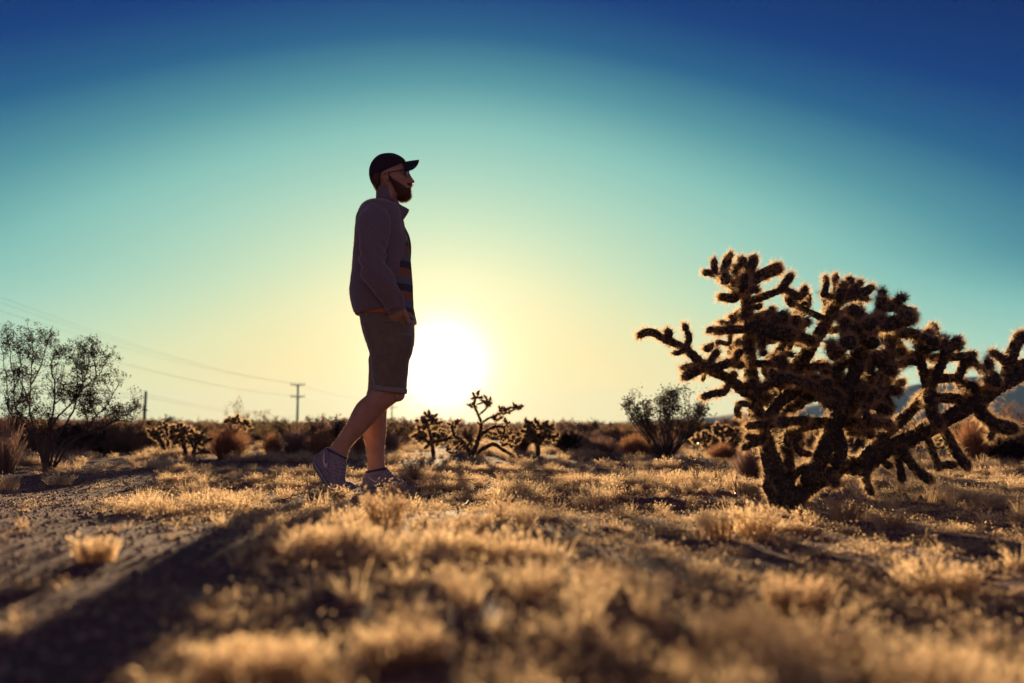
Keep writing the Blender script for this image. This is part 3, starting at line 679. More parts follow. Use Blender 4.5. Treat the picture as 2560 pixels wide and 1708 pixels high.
seam('side_seam', sb, [(966,806),(967,840),(966,880),(968,920),(972,962)], .0020, DENIM, shorts)
seam('belt', sb, [(1008,790),(1018,793),(1028,796),(1033.5,799)], .0040, principled('brown leather', (0.09, 0.05, 0.035), 0.6), shorts)
attach(body_o)
# ---- cap
def cap():
    pr = [(934,466.5,1014,409,.0835),(928.5,458,1014.5,405.5,.0868),(924.5,447,1013.8,402.5,.0885),(923,436,1012,400,.0885),(923.8,424,1008.5,396.8,.086),(928,411.5,1003,393.2,.080),(935.5,400.5,996,389.8,.069),(945.5,392,988.5,387,.053),(958,387.2,978.5,385.8,.028),(968,385.4,970,385.4,.004)]
    v, f = loft(pr, n=72, ex=2.4, samples=40, cap=False)
    n = 72; m = 40; v = v.reshape(m, n, 3)
    for i in range(m):                               # the edge rises over the ears
        w = max(0, 1-i/13)
        s = abs(v[i, :, 1]-YM)/.0835
        v[i, :, 2] += w**1.3 * np.clip(s, 0, 1)**2 * np.interp(v[i, :, 0], [P2(945,430)[0], P2(995,430)[0]], [15.0, 1.0])/461
    # cloth seams: six shallow grooves, the panels a little full
    cen = v.mean(1, keepdims=True); d = v-cen; th = np.arange(n)*2*math.pi/n
    full = 1+0.010*abs(np.sin(3*th))**0.6-0.006; v = cen+d*full[None, :, None]
    inner = cen + (v-cen)*0.965
    v = np.concatenate([v.reshape(-1, 3), inner.reshape(-1, 3)]); g = [[a+m*n for a in q[::-1]] for q in f]
    rim = [[j, m*n+j, m*n+(j+1) % n, (j+1) % n] for j in range(n)]
    o = mesh_obj('cap', v, f+g+rim, CAPM); attach(o)
    c = P2(969, 385.2); v, f = ball(c, (.0065, .0065, .0035)); attach(mesh_obj('button', v, f, CAPM), o)
    # curved brim
    nu, nv = 16, 25; V = []
    for lay in (0, 1):
        for i in range(nu):
            for j in range(nv):
                a = -1+2*j/(nv-1); w = 0.083
                y = a*w
                L = 33.0*max(0.0, 1-abs(a)**2.6)**0.5
                u = i/(nu-1)
                px = 1014.5 + 1.5*abs(a) - 1.0*(1-u)*(1-a*a)*3 + (L*u)
                py = 404.5 + 22.5*(abs(a)**1.7) - 6.5*u*(1-0.3*a*a) + 1.5*u*u*u + 3.5*u*abs(a)
                if i == 0: px -= 4
                p = P2(px, py, y*(1-0.0*u)); p = p + np.array([0, 0, -0.0035*lay]); V.append(p)
    F_ = []
    for lay in (0, 1):
        b = lay*nu*nv
        for i in range(nu-1):
            for j in range(nv-1):
                q = [b+i*nv+j, b+i*nv+j+1, b+(i+1)*nv+j+1, b+(i+1)*nv+j]; F_.append(q if lay == 0 else q[::-1])
    e = nu*nv
    for j in range(nv-1): F_.append([(nu-1)*nv+j, (nu-1)*nv+j+1, e+(nu-1)*nv+j+1, e+(nu-1)*nv+j])
    attach(mesh_obj('brim', V, F_, CAPM), o)
cap()
# ---- glasses
def glasses():
    g = None; mb = MB()
    for s in (-1, 1):
        mb.tube(bez([P2(965,434,s*.083), P2(972,431,s*.082), P2(985,428.3,s*.081), P2(1000,425.8,s*.077), P2(1013,424,s*.070)], 20), np.linspace(.0019, .0030, 20), 8)
        c = P2(1019.3, 432.5, s*.036)
        th = np.linspace(0, 2*math.pi, 33); rr = 1/(abs(np.cos(th))**3+abs(np.sin(th))**3)**(1/3)
        ring = c[None] + np.stack([-abs(np.cos(th)*rr)*0+0.004*np.cos(th*1)*0 - .006*(-s*np.cos(th))*rr*(-1)*0 - .0075*np.abs((s*np.cos(th)*rr+1)/2)*1 + .002, .030*np.cos(th)*rr, .0195*np.sin(th)*rr], -1)
        ring[:, 0] += (ring[:, 2]-c[2])*0.16
        mb.tube(ring, .0021, 8, cap=False)
    mb.tube(bez([P2(1021.5,429,-.008), P2(1024,428,0), P2(1021.5,429,.008)], 8), .002, 8)
    o = mb.build('glasses_frame', FRAME); attach(o)
    for s in (-1, 1):
        c = P2(1019.3, 432.5, s*.036); th = np.linspace(0, 2*math.pi, 32, endpoint=False); rr = 1/(abs(np.cos(th))**3+abs(np.sin(th))**3)**(1/3)
        pts = []
        for k in (0, 1):
            r_ = np.stack([-.0075*np.abs((s*np.cos(th)*rr+1)/2)+.002, .030*np.cos(th)*rr, .0195*np.sin(th)*rr], -1); r_[:, 0] += r_[:, 2]*0.16 - 0.0012*k
            pts.append(c[None]+r_)
        v = np.vstack([pts[0], pts[1], pts[0].mean(0)+[.001,0,0], pts[1].mean(0)+[.001,0,0]]); n = 32
        f = [[64, i, (i+1) % n] for i in range(n)] + [[65, n+(i+1) % n, n+i] for i in range(n)] + [[i, n+i, n+(i+1) % n, (i+1) % n] for i in range(n)]
        attach(mesh_obj('lens', v, f, LENS), o)
    for s in (-1, 1):
        v, f = ball(P2(1008.5, 435, s*.032), .0125); attach(mesh_obj('eye', v, f, EYEM), body_o)
        v, f = ball(P2(1008.3, 433.6, s*.032), (.0138, .015, .0125)); 
        keep = np.array(v)[:, 2] > P2(1008, 434.6)[2]
        f = [q for q in f if all(keep[a] for a in q)]; attach(mesh_obj('eyelid', v, f, SKIN), body_o)
        mb = MB(); mb.tube(bez([P2(1001,427.5,s*.047), P2(1008,425.5,s*.038), P2(1016,427,s*.018)], 10), [.002,.003,.0034,.0035,.0035,.0035,.0035,.003,.0028,.002], 6); attach(mb.build('eyebrow', HAIRM), body_o)
glasses()
# ---- beard and hair
def strands(o, n, length, droop, rad, name, mat, parent, ok, seed):
    me = o.data; r = np.random.RandomState(seed)
    cs = np.empty(len(me.polygons)*3, np.float32); ns = cs.copy(); me.polygons.foreach_get('center', cs); me.polygons.foreach_get('normal', ns)
    cs = cs.reshape(-1, 3); ns = ns.reshape(-1, 3); m = ok(cs+ML, ns); idx = np.where(m)[0]
    if not len(idx): return None
    i = r.choice(idx, n); p = cs[i] + r.randn(n, 3)*0.002; L = length*(0.5+0.7*r.rand(n))[:, None]
    d = ns[i] + np.array(droop) + r.randn(n, 3)*0.35; d /= np.linalg.norm(d, axis=1)[:, None]
    d2 = d + np.array(droop)*0.9 + r.randn(n, 3)*0.25; d2 /= np.linalg.norm(d2, axis=1)[:, None]
    sd = np.cross(d, np.array([0, 1, 0.1])); sd /= np.linalg.norm(sd, axis=1)[:, None]+1e-9
    a = p - ns[i]*0.001; b = a + d*L*0.5; c = b + d2*L*0.5
    v = np.stack([a-sd*rad, a+sd*rad, b+sd*rad*0.8, b-sd*rad*0.8, c], 1)
    q = np.arange(n)[:, None]*5
    v = v.reshape(-1, 3)
    f = [[x, x+1, x+2, x+3] for x in (np.arange(n)*5).tolist()] + [[x+3, x+2, x+4] for x in (np.arange(n)*5).tolist()]
    return tag(mesh_obj(name, v, f, mat, parent), kind='stuff')
bp = [(972.5,439,977,439,.0790),(971,448,984,448,.0785),(970,456,993,456,.0755),(971,463,1007,463,.0715),(973,470,1016,471,.067),(977,478,1025.5,478.5,.062),(982,486,1027.3,486.5,.056),(988,493,1026.5,493.5,.049),(994,499,1021.5,499.5,.040),(999,503,1013,503.5,.024)]
mou = [(1008,459.6,1027.5,460,.021),(1007,461.6,1030,461.8,.026),(1005,464,1030.4,463.9,.030),(1003,466,1026,465.5,.031)]
beard = fuse('beard', [loft(bp, ex=2.2, samples=26), loft(mou, ex=2.2, samples=8), loft([(1004,473.5,1026.8,474,.024),(1002,477,1026,478,.030),(1000,484,1027.4,484,.036)], samples=8)], 0.0034, HAIRM, None, smooth=3, disp=lambda co: 0.0016*fbm(co[:, 0]*160, co[:, 2]*160+co[:, 1]*90, 4, 3)); attach(beard)
strands(beard, 5200, .011, (.25, 0, -.55), .00045, 'beard_hair', HAIRT, beard, lambda c, n: c[:, 2] < P2(1000, 452)[2], 3)
hb = [(933,442,968,440,.0800),(930.5,450,962,450,.0795),(932,458,960,458,.0765),(936,466,958,466,.070),(939,473,952,474,.058),(942,478,950,479,.04)]
hair = fuse('hair', [loft(hb, ex=2.2, samples=16)], 0.0036, HAIRM, None, smooth=2); attach(hair)
strands(hair, 1300, .009, (-.25, 0, -.7), .00045, 'nape_hair', HAIRT, hair, lambda c, n: (c[:, 0] < P2(950, 460)[0]), 5)
strands(body_o, 5200, .008, (0, 0, -.5), .00028, 'leg_hair', FUZZ, body_o, lambda c, n: (c[:, 2] < P2(900, 1000)[2]) & (c[:, 2] > P2(900, 1165)[2]), 9)
strands(jacket, 12000, .0055, (0, 0, -.1), .00032, 'knit_rim_fuzz', FUZZ, jacket, lambda c, n: abs(n[:, 1]) < .75, 21)  # pale fibres added on edge-facing knit to give a glowing rim
strands(shorts, 7000, .0045, (0, 0, -.2), .00032, 'cloth_rim_fuzz', FUZZ, shorts, lambda c, n: abs(n[:, 1]) < .75, 22)  # same added pale fibres, for a bright rim along the shorts
# ---- shoes
def shoe(yc, prs, sole, tread, swo, swi, laces, opening, sockp):
    v, f = loft(prs, yc=yc, ex=2.5, samples=44, n=40)
    up = fuse('shoe', [(v, f)], 0.0035, MESHM, None, smooth=2, disp=lambda co: 0.0010*fbm(co[:, 0]*60, co[:, 2]*60, 6, 2)); attach(up)
    bv = bvh_of(up)
    part_loft('sole', sole, SOLEM, up, yc=yc, n=32, ex=3.2, samples=40)
    part_loft('outsole', tread, TREAD, up, yc=yc, n=32, ex=3.2, samples=30)
    decal('curved_tick_mark', bv, swo, swi, PALE, up, off=0.0035)
    for a in laces: seam('lace', bv, a, .0022, LACE, up, off=0.001)
    part_loft('shoe_collar', opening, principled('dark shoe lining', (0.05, 0.04, 0.06), 0.9), up, yc=yc, n=36, ex=2.1, samples=8)
    part_loft('sock', sockp, SOCK, up, yc=yc, n=36, ex=2.1, samples=8)
near_s = [(785.2,1143.5,792,1137.5,.018),(784.8,1152,803,1128,.030),(787,1162,822,1118,.036),(795,1177,846,1136,.040),(804,1190,864,1148,.042),(812.5,1203,866,1166,.044),(822,1214,863.5,1187,.047),(835,1222,864,1202,.050),(857,1225,876,1204.5,.051),(875,1225.5,886.5,1211,.043),(888,1223,890,1218,.020)]
near_sole = [(783.5,1141,792,1139,.018),(783,1153,791.5,1149,.034),(785.5,1163,795,1159,.038),(794,1178.5,803,1172,.041),(803.3,1192,811,1186,.043),(812,1204.5,818.5,1198,.045),(821,1216,826.5,1209,.049),(834,1225,837,1216.5,.053),(857,1228.5,857.5,1220,.054),(876,1228.5,875,1221,.046),(888,1226,886,1221,.026)]
near_tr = [(782.6,1148,786,1147,.024),(784,1163.5,788,1161.5,.036),(793,1179.7,797,1177,.039),(802.4,1193.2,806,1190,.041),(811,1206,814,1203,.043),(820,1217.4,823,1214.5,.047),(833.5,1226.8,835,1223.5,.051),(857,1230.2,857,1226.5,.052),(876,1230,876,1227,.044),(886,1228,886,1226,.03)]
shoe(-.088, near_s, near_sole, near_tr, [(810.3,1128),(807.3,1140),(807.3,1155),(810.5,1166),(814,1168.8),(817,1166),(818.8,1155.5)], [(810.8,1128),(810.6,1140),(811.6,1152),(813.0,1158.5),(815,1160),(817,1158.5),(818.6,1155.3)],
     [[(822,1152),(838,1158),(852,1157),(863,1160)],[(824,1160),(838,1166),(852,1168),(864,1170)],[(822,1170),(836,1172),(850,1177),(863,1180)],[(824,1178),(836,1182),(850,1186),(863,1188)],[(828,1188),(840,1190),(852,1194),(863,1196)],[(826,1150),(832,1162),(836,1178),(834,1196)],[(842,1152),(848,1166),(850,1182),(846,1200)]],
     [(815.5,1124,868,1149,.040),(814,1121,868.5,1146.5,.0415),(815.5,1118.5,868,1144,.040),(818,1119.5,864,1143.5,.036)], [(818,1148,864,1168,.040),(818,1132,866,1153,.0415),(820.5,1121.5,865.5,1143.5,.040),(824.5,1118,863.5,1139.5,.037)])
far_s = [(902.5,1214,906,1207,.018),(905,1221,910,1196,.030),(911,1224,916,1180,.036),(924,1226,925,1177,.039),(942,1228,948,1180,.040),(958,1229,966,1171.5,.041),(974,1230.5,980,1184,.043),(992,1232,998,1199,.046),(1012,1233,1016,1213,.049),(1030,1233.5,1032,1219,.043),(1043,1233,1044,1229,.020)]
far_sole = [(902,1219,903,1211,.020),(904,1226,905,1217,.034),(916,1229,916,1220,.038),(935,1230.5,935,1222,.041),(958,1232,958,1224,.044),(985,1234,985,1226.5,.048),(1010,1235.5,1010,1228.5,.052),(1030,1236,1030,1230,.046),(1045,1234,1045,1230,.024)]
far_tr = [(905,1227.5,905,1224,.030),(916,1230.5,916,1227,.036),(958,1233.5,958,1230,.042),(1010,1237,1010,1233.5,.050),(1030,1237,1030,1234,.044),(1042,1236,1042,1233.5,.03)]
shoe(.09, far_s, far_sole, far_tr, [(918.2,1191.5),(928,1200),(938,1208.3),(941.5,1208),(943.3,1204.5),(943,1198)], [(918.8,1191),(929,1197.3),(937,1202.3),(939.5,1202.7),(941.5,1201.3),(942.7,1197.8)],
     [[(962,1192),(970,1182),(977,1181)],[(962,1198),(975,1189),(984,1188)],[(970,1203),(983,1196),(992,1195)],[(980,1208),(992,1203),(1000,1202)],[(990,1214),(1000,1210),(1010,1209)],[(1000,1219),(1010,1215),(1020,1215)]],
     [(914,1184,968,1172.5,.038),(913.3,1181.5,969,1170,.0395),(914.5,1178.5,968,1167.5,.038),(917,1178.5,964,1168,.035)], [(916.5,1192,965,1185,.0365),(916.5,1184,965.5,1177,.037),(917.5,1177.5,965.5,1171,.036),(919.5,1177,963,1170.5,.034)])
# ------------------------------------------------------------------ cholla cactus
CACT = principled('cholla skin', (0.05, 0.038, 0.032), 0.85, noise=(45, (0.03, 0.024, 0.024), 0.4, 0.62), bump=(90, 0.7, 0.004))
SPINE = leafy('straw coloured spines', (0.88, 0.66, 0.38), (0.48, 0.32, 0.20), 0.68, var=0.5)
def joint_mesh(path, r0, r1, seed, sl=0.02, areole=0.011, ns=8, k=12, wid=0.00055, step=0.007):
    """path: world points; returns stem (v, f) with tubercles and spine triangles"""
    path = np.asarray(path, float)
    ln = np.linalg.norm(np.diff(path, axis=0), axis=1).sum(); n = max(5, int(ln/step)); r = np.random.RandomState(seed)
    P = bez(path, n); t = np.linspace(0, 1, n)
    rad = (r0+(r1-r0)*t); rad = rad*(1+0.06*np.sin(t*ln*55+seed))
    dist = t*ln; e = np.minimum((ln-dist)/(r1*1.1), 1); rad = rad*np.sqrt(np.clip(1-(1-e)**2, 0.02, 1))      # rounded tip
    e0 = np.minimum((dist+.002)/(r0*1.0), 1); rad = rad*np.sqrt(np.clip(1-(1-e0)**2, 0.05, 1))
    T = np.gradient(P, axis=0); T /= np.linalg.norm(T, axis=1)[:, None]
    ref = np.array([0.1, 1, 0.05]) if abs(T[:, 1]).mean() < 0.8 else np.array([1.0, 0, 0.1])
    a = np.cross(T, ref); a /= np.linalg.norm(a, axis=1)[:, None]; b = np.cross(T, a)
    ang = np.arange(k)*2*math.pi/k
    bump = 1+0.13*np.sin(3*ang[None]+dist[:, None]*160+seed)*np.sin(dist[:, None]*420+2*ang[None])
    ring = a[:, None]*np.cos(ang)[None, :, None]+b[:, None]*np.sin(ang)[None, :, None]
    v = (P[:, None]+ring*(rad[:, None]*bump)[..., None]).reshape(-1, 3)
    i = np.arange(n-1)[:, None]*k; j = np.arange(k)[None]; j2 = (j+1) % k
    f = np.stack([i+j, i+j2, i+k+j2, i+k+j], -1).reshape(-1, 4).tolist()
    v = np.vstack([v, P[-1]+T[-1]*r1*0.1]); q = (n-1)*k; f += [[n*k, q+x, q+(x+1) % k] for x in range(k)]
    # spines
    area = 2*math.pi*(r0+r1)/2*ln + 2*math.pi*r1*r1
    m = max(8, int(area/areole**2)); tt = r.rand(m); th = r.rand(m)*2*math.pi
    tip = r.rand(m) < (2*math.pi*r1*r1/area)*1.3; tt[tip] = 1-(r1/ln)*r.rand(tip.sum())*0.9; tt = np.clip(tt, 0, 1)
    ix = tt*(n-1); i0 = np.minimum(ix.astype(int), n-2); u = (ix-i0)[:, None]
    c = P[i0]*(1-u)+P[i0+1]*u; tv = T[i0]; av = a[i0]*(1-u)+a[i0+1]*u; bv = b[i0]*(1-u)+b[i0+1]*u; rr = rad[i0]*(1-u[:, 0])+rad[i0+1]*u[:, 0]
    nr = av*np.cos(th)[:, None]+bv*np.sin(th)[:, None]
    pos = c+nr*rr[:, None]*0.97
    endw = np.clip((tt*ln-(ln-r1*1.3))/(r1*1.3), 0, 1)[:, None]
    nrm = nr*(1-endw*0.75)+tv*endw*1.2+tv*0.25
    nrm /= np.linalg.norm(nrm, axis=1)[:, None]
    pos = np.repeat(pos, ns, 0); nrm = np.repeat(nrm, ns, 0); M = len(pos)
    d = nrm + r.randn(M, 3)*0.48; d /= np.linalg.norm(d, axis=1)[:, None]
    big = r.rand(M) < .10; L = sl*(0.45+0.7*r.rand(M))*np.where(big, 1.55, 1.0); sd = np.cross(d, r.randn(M, 3)); sd /= np.linalg.norm(sd, axis=1)[:, None]
    sd = sd*np.where(big, 1.9, 1.0)[:, None]; sv = np.stack([pos-sd*wid, pos+sd*wid, pos+d*L[:, None]], 1).reshape(-1, 3)
    return (v, f), (sv, np.arange(M*3).reshape(-1, 3))
class Cactus:
    def __init__(s, name, label, cat, base, group=None, seed=1, **kw):
        s.o = thing(name, label, cat, np.asarray(base).tolist(), group=group); s.b = np.asarray(base, float); s.seed = seed; s.kw = kw; s.r = random.Random(seed); s.cs = []; s.ss = []
    def add(s, name, pts, r0, r1, merge=False, **kw):
        s.seed += 1; k = dict(s.kw); k.update(kw)
        (v, f), (sv, sf) = joint_mesh(pts, r0, r1, s.seed, **k)
        if merge: s.cs.append((v-s.b, f)); s.ss.append(sv-s.b); return
        o = mesh_obj(name, v-s.b, f, CACT, s.o)
        tag(mesh_obj('spines', sv-s.b, sf, SPINE, o, smooth=False), kind='stuff')
    def done(s, name='pad_cluster'):
        if not s.cs: return
        V = []; Fc = []; n = 0
        for v, f in s.cs:
            V.append(v); Fc += [[a+n for a in q] for q in f]; n += len(v)
        o = mesh_obj(name, np.vstack(V), Fc, CACT, s.o); tag(o, kind='stuff')
        sv = np.vstack(s.ss); tag(mesh_obj('spines', sv, np.arange(len(sv)).reshape(-1, 3), SPINE, o, smooth=False), kind='stuff')
def big_cactus():
    D0 = 4.25
    bs = at(1958, 1277, D0); bs[2] = gh(bs[0], bs[1])
    c = Cactus('cholla_cactus', 'large spiny cholla cactus with many jointed arms, right of the walking man', 'cactus', bs, seed=100, sl=0.026, areole=0.0115, ns=8, wid=0.0005)
    nodes = []
    U = 1/F*D0           # metres per pixel
    def P_(pts, d): 
        n = len(pts)
        dd = np.interp(np.arange(n), np.linspace(0, n-1, len(d)), d) if hasattr(d, '__len__') else np.full(n, d)
        return np.array([at(x, y, D0+q) for (x, y), q in zip(pts, dd)])
    def limb(pts, d, r0, r1, name='branch', **k):
        P = P_(pts, d); k.setdefault('areole', .0165); c.add(name, P, r0*U*.9, r1*U*.94, **k); nodes.append(bez(P, 60))
    # trunks
    limb([(1960,1290),(1950,1235),(1938,1180),(1922,1130),(1900,1070),(1887,1010),(1878,940),(1872,870),(1868,800),(1863,745),(1852,712)], (0,-.02,0,0,0), 28, 13, 'trunk')
    limb([(1945,1280),(1925,1228),(1919,1170),(1910,1120),(1902,1085)], (0,-.06,-.03,0), 15, 12, 'trunk')
    limb([(1970,1290),(1968,1236),(1966,1170),(1967,1100),(1970,1030),(1982,950),(2020,880),(2055,825),(2080,780),(2098,748)], (0,.06,.1,.12), 26, 14, 'trunk')
    limb([(1968,1285),(1990,1248),(2025,1212),(2070,1190),(2110,1160),(2150,1168),(2213,1126),(2274,1098),(2336,1064),(2397,1030),(2443,1004),(2504,962),(2560,930),(2600,910)], (0,.05,.05,.0,-.1,-.12), 27, 19, 'trunk')
    limb([(2010,1215),(2045,1160),(2070,1100),(2105,1020),(2130,950),(2155,880),(2180,830),(2200,780)], (0,-.1,-.2,-.22), 24, 15, 'trunk')
    limb([(2150,1165),(2185,1118),(2213,1086),(2256,1049),(2293,1012),(2318,985)], (-.0,.05,.08), 18, 13)
    limb([(2340,1062),(2330,1035),(2322,985),(2308,930),(2300,890),(2296,850)], (.0,.02,.05), 16, 11)
    limb([(2320,985),(2340,940),(2357,902),(2366,872)], (.0,-.03,-.05), 14, 12)
    limb([(2513,955),(2520,915),(2532,880),(2545,850)], (-.1,-.1), 17, 16)
    # the long lower-left arm
    limb([(1893,1000),(1858,976),(1815,944),(1777,926),(1749,904),(1713,872),(1680,856),(1655,850)], (0,-.03,-.05,-.05), 17, 9)
    # upper right arm and its partner
    limb([(1862,757),(1904,743),(1943,729),(1960,719)], (0,.02), 12, 9)
    limb([(2066,802),(2044,790),(2012,775),(1985,760),(1966,742)], (.1,.06), 10, 8)
    limb([(1905,1080),(1945,1010),(1985,980),(2010,960)], (-.05,-.12), 18, 14)
    limb([(1900,1010),(1950,960),(2000,900),(2030,850)], (.05,.15), 18, 13)
    limb([(2090,1170),(2100,1130),(2095,1090),(2080,1040)], (-.05,-.1), 22, 15)
    limb([(1970,1075),(2030,1060),(2092,1055),(2150,1060),(2180,1095)], (-.02,-.05,0), 17, 14)
    limb([(1970,1010),(2030,990),(2100,1000),(2180,1010),(2230,1040)], (.0,-.1), 19, 14)
    # joints: (points, depth offset, radius)
    J = [([(1660,850),(1636,833),(1612,832),(1594,843)],-.05,10), ([(1668,856),(1671,838),(1669,820)],-.06,10), ([(1712,874),(1723,846),(1716,826)],-.05,8), ([(1716,828),(1710,808)],-.05,8),
      ([(1704,880),(1680,884)],-.08,7), ([(1752,922),(1725,935),(1705,947)],-.06,12), ([(1730,915),(1702,921)],-.0,8), ([(1760,935),(1757,955)],-.02,5), ([(1772,912),(1785,890),(1797,876)],-.10,10),
      ([(1790,920),(1815,910),(1828,904)],-.12,12), ([(1832,911),(1862,914)],-.06,9), ([(1812,979),(1785,984),(1752,995)],-.05,9), ([(1838,824),(1805,827),(1784,826)],-.10,10), ([(1776,824),(1766,832)],-.10,9),
      ([(1815,812),(1798,805)],-.04,8), ([(1836,800),(1822,790)],-.03,8), ([(1822,858),(1800,856),(1788,858)],-.05,6), ([(1785,860),(1776,862)],-.05,6), ([(1772,872),(1758,870)],-.08,9), ([(1848,880),(1835,905)],-.1,9), ([(1835,935),(1830,960)],.0,9),
      # top left crown
      ([(1853,728),(1830,712),(1806,694)],-.02,12), ([(1806,696),(1780,684),(1755,681)],-.02,9), ([(1788,682),(1785,662),(1787,646)],-.02,9), ([(1806,694),(1814,664),(1823,640)],.0,11), ([(1824,645),(1828,630)],.0,9),
      ([(1852,712),(1855,672),(1855,640)],.03,12), ([(1862,712),(1876,675),(1888,636)],.02,12), ([(1865,718),(1900,690),(1935,675),(1954,668)],-.01,14), ([(1896,700),(1914,694),(1920,697)],.0,7), ([(1845,712),(1838,680),(1835,662)],.05,11),
      ([(1812,700),(1814,686)],-.14,11), ([(1858,718),(1862,696),(1866,686)],-.15,11), ([(1836,745),(1815,744),(1796,743)],-.03,12), ([(1865,728),(1884,724),(1898,727)],-.06,10), ([(1872,768),(1892,768),(1905,762)],.03,8),
      ([(1955,722),(1968,702),(1982,684)],.0,11), ([(1958,723),(1978,732),(2000,748)],.0,10), ([(1996,748),(2008,732),(2014,714)],.0,10), ([(1972,745),(1974,757),(1990,764)],.04,9),
      # middle cluster
      ([(1880,822),(1905,812),(1930,808)],-.05,17), ([(1925,812),(1950,796),(1972,788)],-.08,17), ([(1960,812),(1985,806),(2005,808)],-.04,18), ([(1918,795),(1928,778),(1936,769)],-.05,9), ([(1893,795),(1890,788)],-.05,9),
      ([(2000,812),(2015,806),(2026,806)],-.02,11), ([(1930,830),(1960,836),(1990,832)],-.1,18), ([(1985,836),(2015,848),(2038,860)],.0,13), ([(1900,835),(1905,858),(1902,876)],-.08,10), ([(1960,845),(1954,868),(1942,886)],-.05,9), ([(1966,840),(1975,860),(1968,874)],.0,9),
      ([(1912,884),(1900,880)],-.1,8), ([(1885,908),(1930,910),(1962,904)],-.05,10), ([(1945,885),(1970,884),(1985,892)],-.02,7), ([(1910,930),(1925,948),(1935,962)],-.02,8), ([(1880,960),(1905,985),(1925,1000)],-.08,13), ([(1935,905),(1955,935),(1975,965)],.03,14),
      # second crown
      ([(2094,752),(2072,742),(2056,730)],.1,9), ([(2060,735),(2066,714),(2064,702)],.08,8), ([(2064,704),(2063,688)],.1,8), ([(2092,746),(2090,712),(2088,686)],.12,9), ([(2098,745),(2105,722),(2108,708)],.02,10), ([(2102,742),(2120,715),(2128,692)],.12,11),
      ([(2104,745),(2130,728),(2150,712)],.1,12), ([(2148,716),(2152,700)],.1,9), ([(2104,750),(2145,738),(2186,716)],.08,12), ([(2140,742),(2160,746),(2174,748)],.1,9), ([(2055,818),(2065,800),(2078,792)],.1,9), ([(2088,790),(2100,800),(2112,798)],.1,9),
      # the pale cluster nearest the camera
      ([(2200,790),(2204,760),(2206,740)],-.22,14), ([(2206,745),(2206,722)],-.22,10), ([(2228,768),(2245,752),(2262,740)],-.2,11), ([(2165,800),(2140,780),(2120,768)],-.25,13), ([(2175,812),(2170,800)],-.36,15), ([(2195,800),(2194,785)],-.34,13), ([(2118,830),(2112,810),(2110,796)],-.25,12),
      ([(2215,812),(2250,802),(2292,792)],-.22,17), ([(2240,770),(2268,778),(2284,785)],-.15,12), ([(2122,858),(2118,846)],-.36,17), ([(2086,890),(2078,868),(2073,852)],-.25,12), ([(2180,860),(2190,850)],-.3,13), ([(2140,880),(2150,850),(2158,830)],-.22,15),
      ([(2228,830),(2262,832),(2300,838)],-.1,13), ([(2225,884),(2250,880),(2264,878)],-.08,10), ([(2215,920),(2230,926),(2242,929)],-.15,14), ([(2190,942),(2208,945),(2220,950)],-.1,9), ([(2205,975),(2232,974),(2252,982)],-.05,12), ([(2180,890),(2205,892),(2220,882)],-.1,14),
      ([(2040,918),(2058,915),(2074,916)],.0,9), ([(2036,945),(2040,936)],-.1,9), ([(2062,962),(2064,952)],-.2,14), ([(2085,935),(2062,932),(2050,936)],-.05,8), ([(1955,948),(2000,954),(2045,975)],-.22,12), ([(2045,975),(2075,985),(2110,990)],-.2,14),
      ([(2110,900),(2095,925),(2090,950)],-.1,14), ([(2160,900),(2170,940),(2168,980)],-.1,20), ([(2130,950),(2160,985),(2190,1000)],-.15,20), ([(2100,960),(2110,1000),(2140,1030)],-.05,22), ([(2060,990),(2090,1020),(2120,1045)],-.05,17), ([(2190,960),(2210,1000),(2222,1030)],-.02,18), ([(2190,1040),(2215,1062),(2235,1072)],-.02,13),
      # right-hand stems
      ([(2305,860),(2282,842),(2258,837)],.03,11), ([(2300,862),(2316,842),(2330,824)],.0,12), ([(2312,874),(2345,864),(2372,856)],-.03,11), ([(2366,880),(2385,862),(2400,846)],-.03,13), ([(2350,866),(2358,852),(2362,842)],.03,10), ([(2330,855),(2345,848)],-.12,11), ([(2374,893),(2410,890),(2442,886)],-.02,10), ([(2395,872),(2404,852)],.0,9),
      ([(2290,906),(2278,905),(2266,904)],.03,9), ([(2330,902),(2340,892),(2348,893)],.05,9), ([(2325,930),(2332,922)],.03,9), ([(2328,948),(2365,946),(2400,946)],.0,11), ([(2396,944),(2404,922),(2412,910)],-.02,11), ([(2412,908),(2430,904),(2444,916)],-.04,10), ([(2398,950),(2412,974),(2438,1005)],-.02,12),
      ([(2345,995),(2385,997),(2425,1004)],-.02,13), ([(2470,938),(2472,915),(2470,896)],-.12,11), ([(2428,964),(2448,980),(2470,972)],-.1,11), ([(2468,974),(2486,960),(2492,945)],-.08,14), ([(2512,904),(2492,888),(2474,880)],-.12,10), ([(2484,952),(2480,962)],-.2,16), ([(2546,862),(2552,842),(2556,830)],-.1,17),
      ([(2530,920),(2555,915),(2580,905)],-.1,16), ([(2310,992),(2300,1006),(2296,1020)],.05,12), ([(2326,996),(2332,1040),(2352,1072)],-.06,16), ([(2450,1020),(2462,1012)],-.1,13),
      # arms that hang from the right-hand limb
      ([(2356,1070),(2384,1122),(2424,1176)],.0,13), ([(2440,1022),(2489,1062),(2545,1074)],-.08,16), ([(2480,1076),(2476,1090),(2473,1102)],-.08,9), ([(2250,1118),(2288,1172),(2332,1206)],.0,12), ([(2316,1095),(2338,1146),(2347,1178)],.02,10), ([(2345,1165),(2368,1162),(2392,1163)],.02,9),
      ([(2240,1126),(2250,1168),(2256,1208)],.04,10), ([(2176,1160),(2165,1190),(2168,1212)],.0,10), ([(2168,1208),(2174,1226),(2184,1238)],.0,10), ([(2070,1186),(2084,1202),(2094,1218)],-.05,11), ([(2200,1140),(2215,1160),(2230,1168)],.05,9),
      # joints at the foot of the trunk
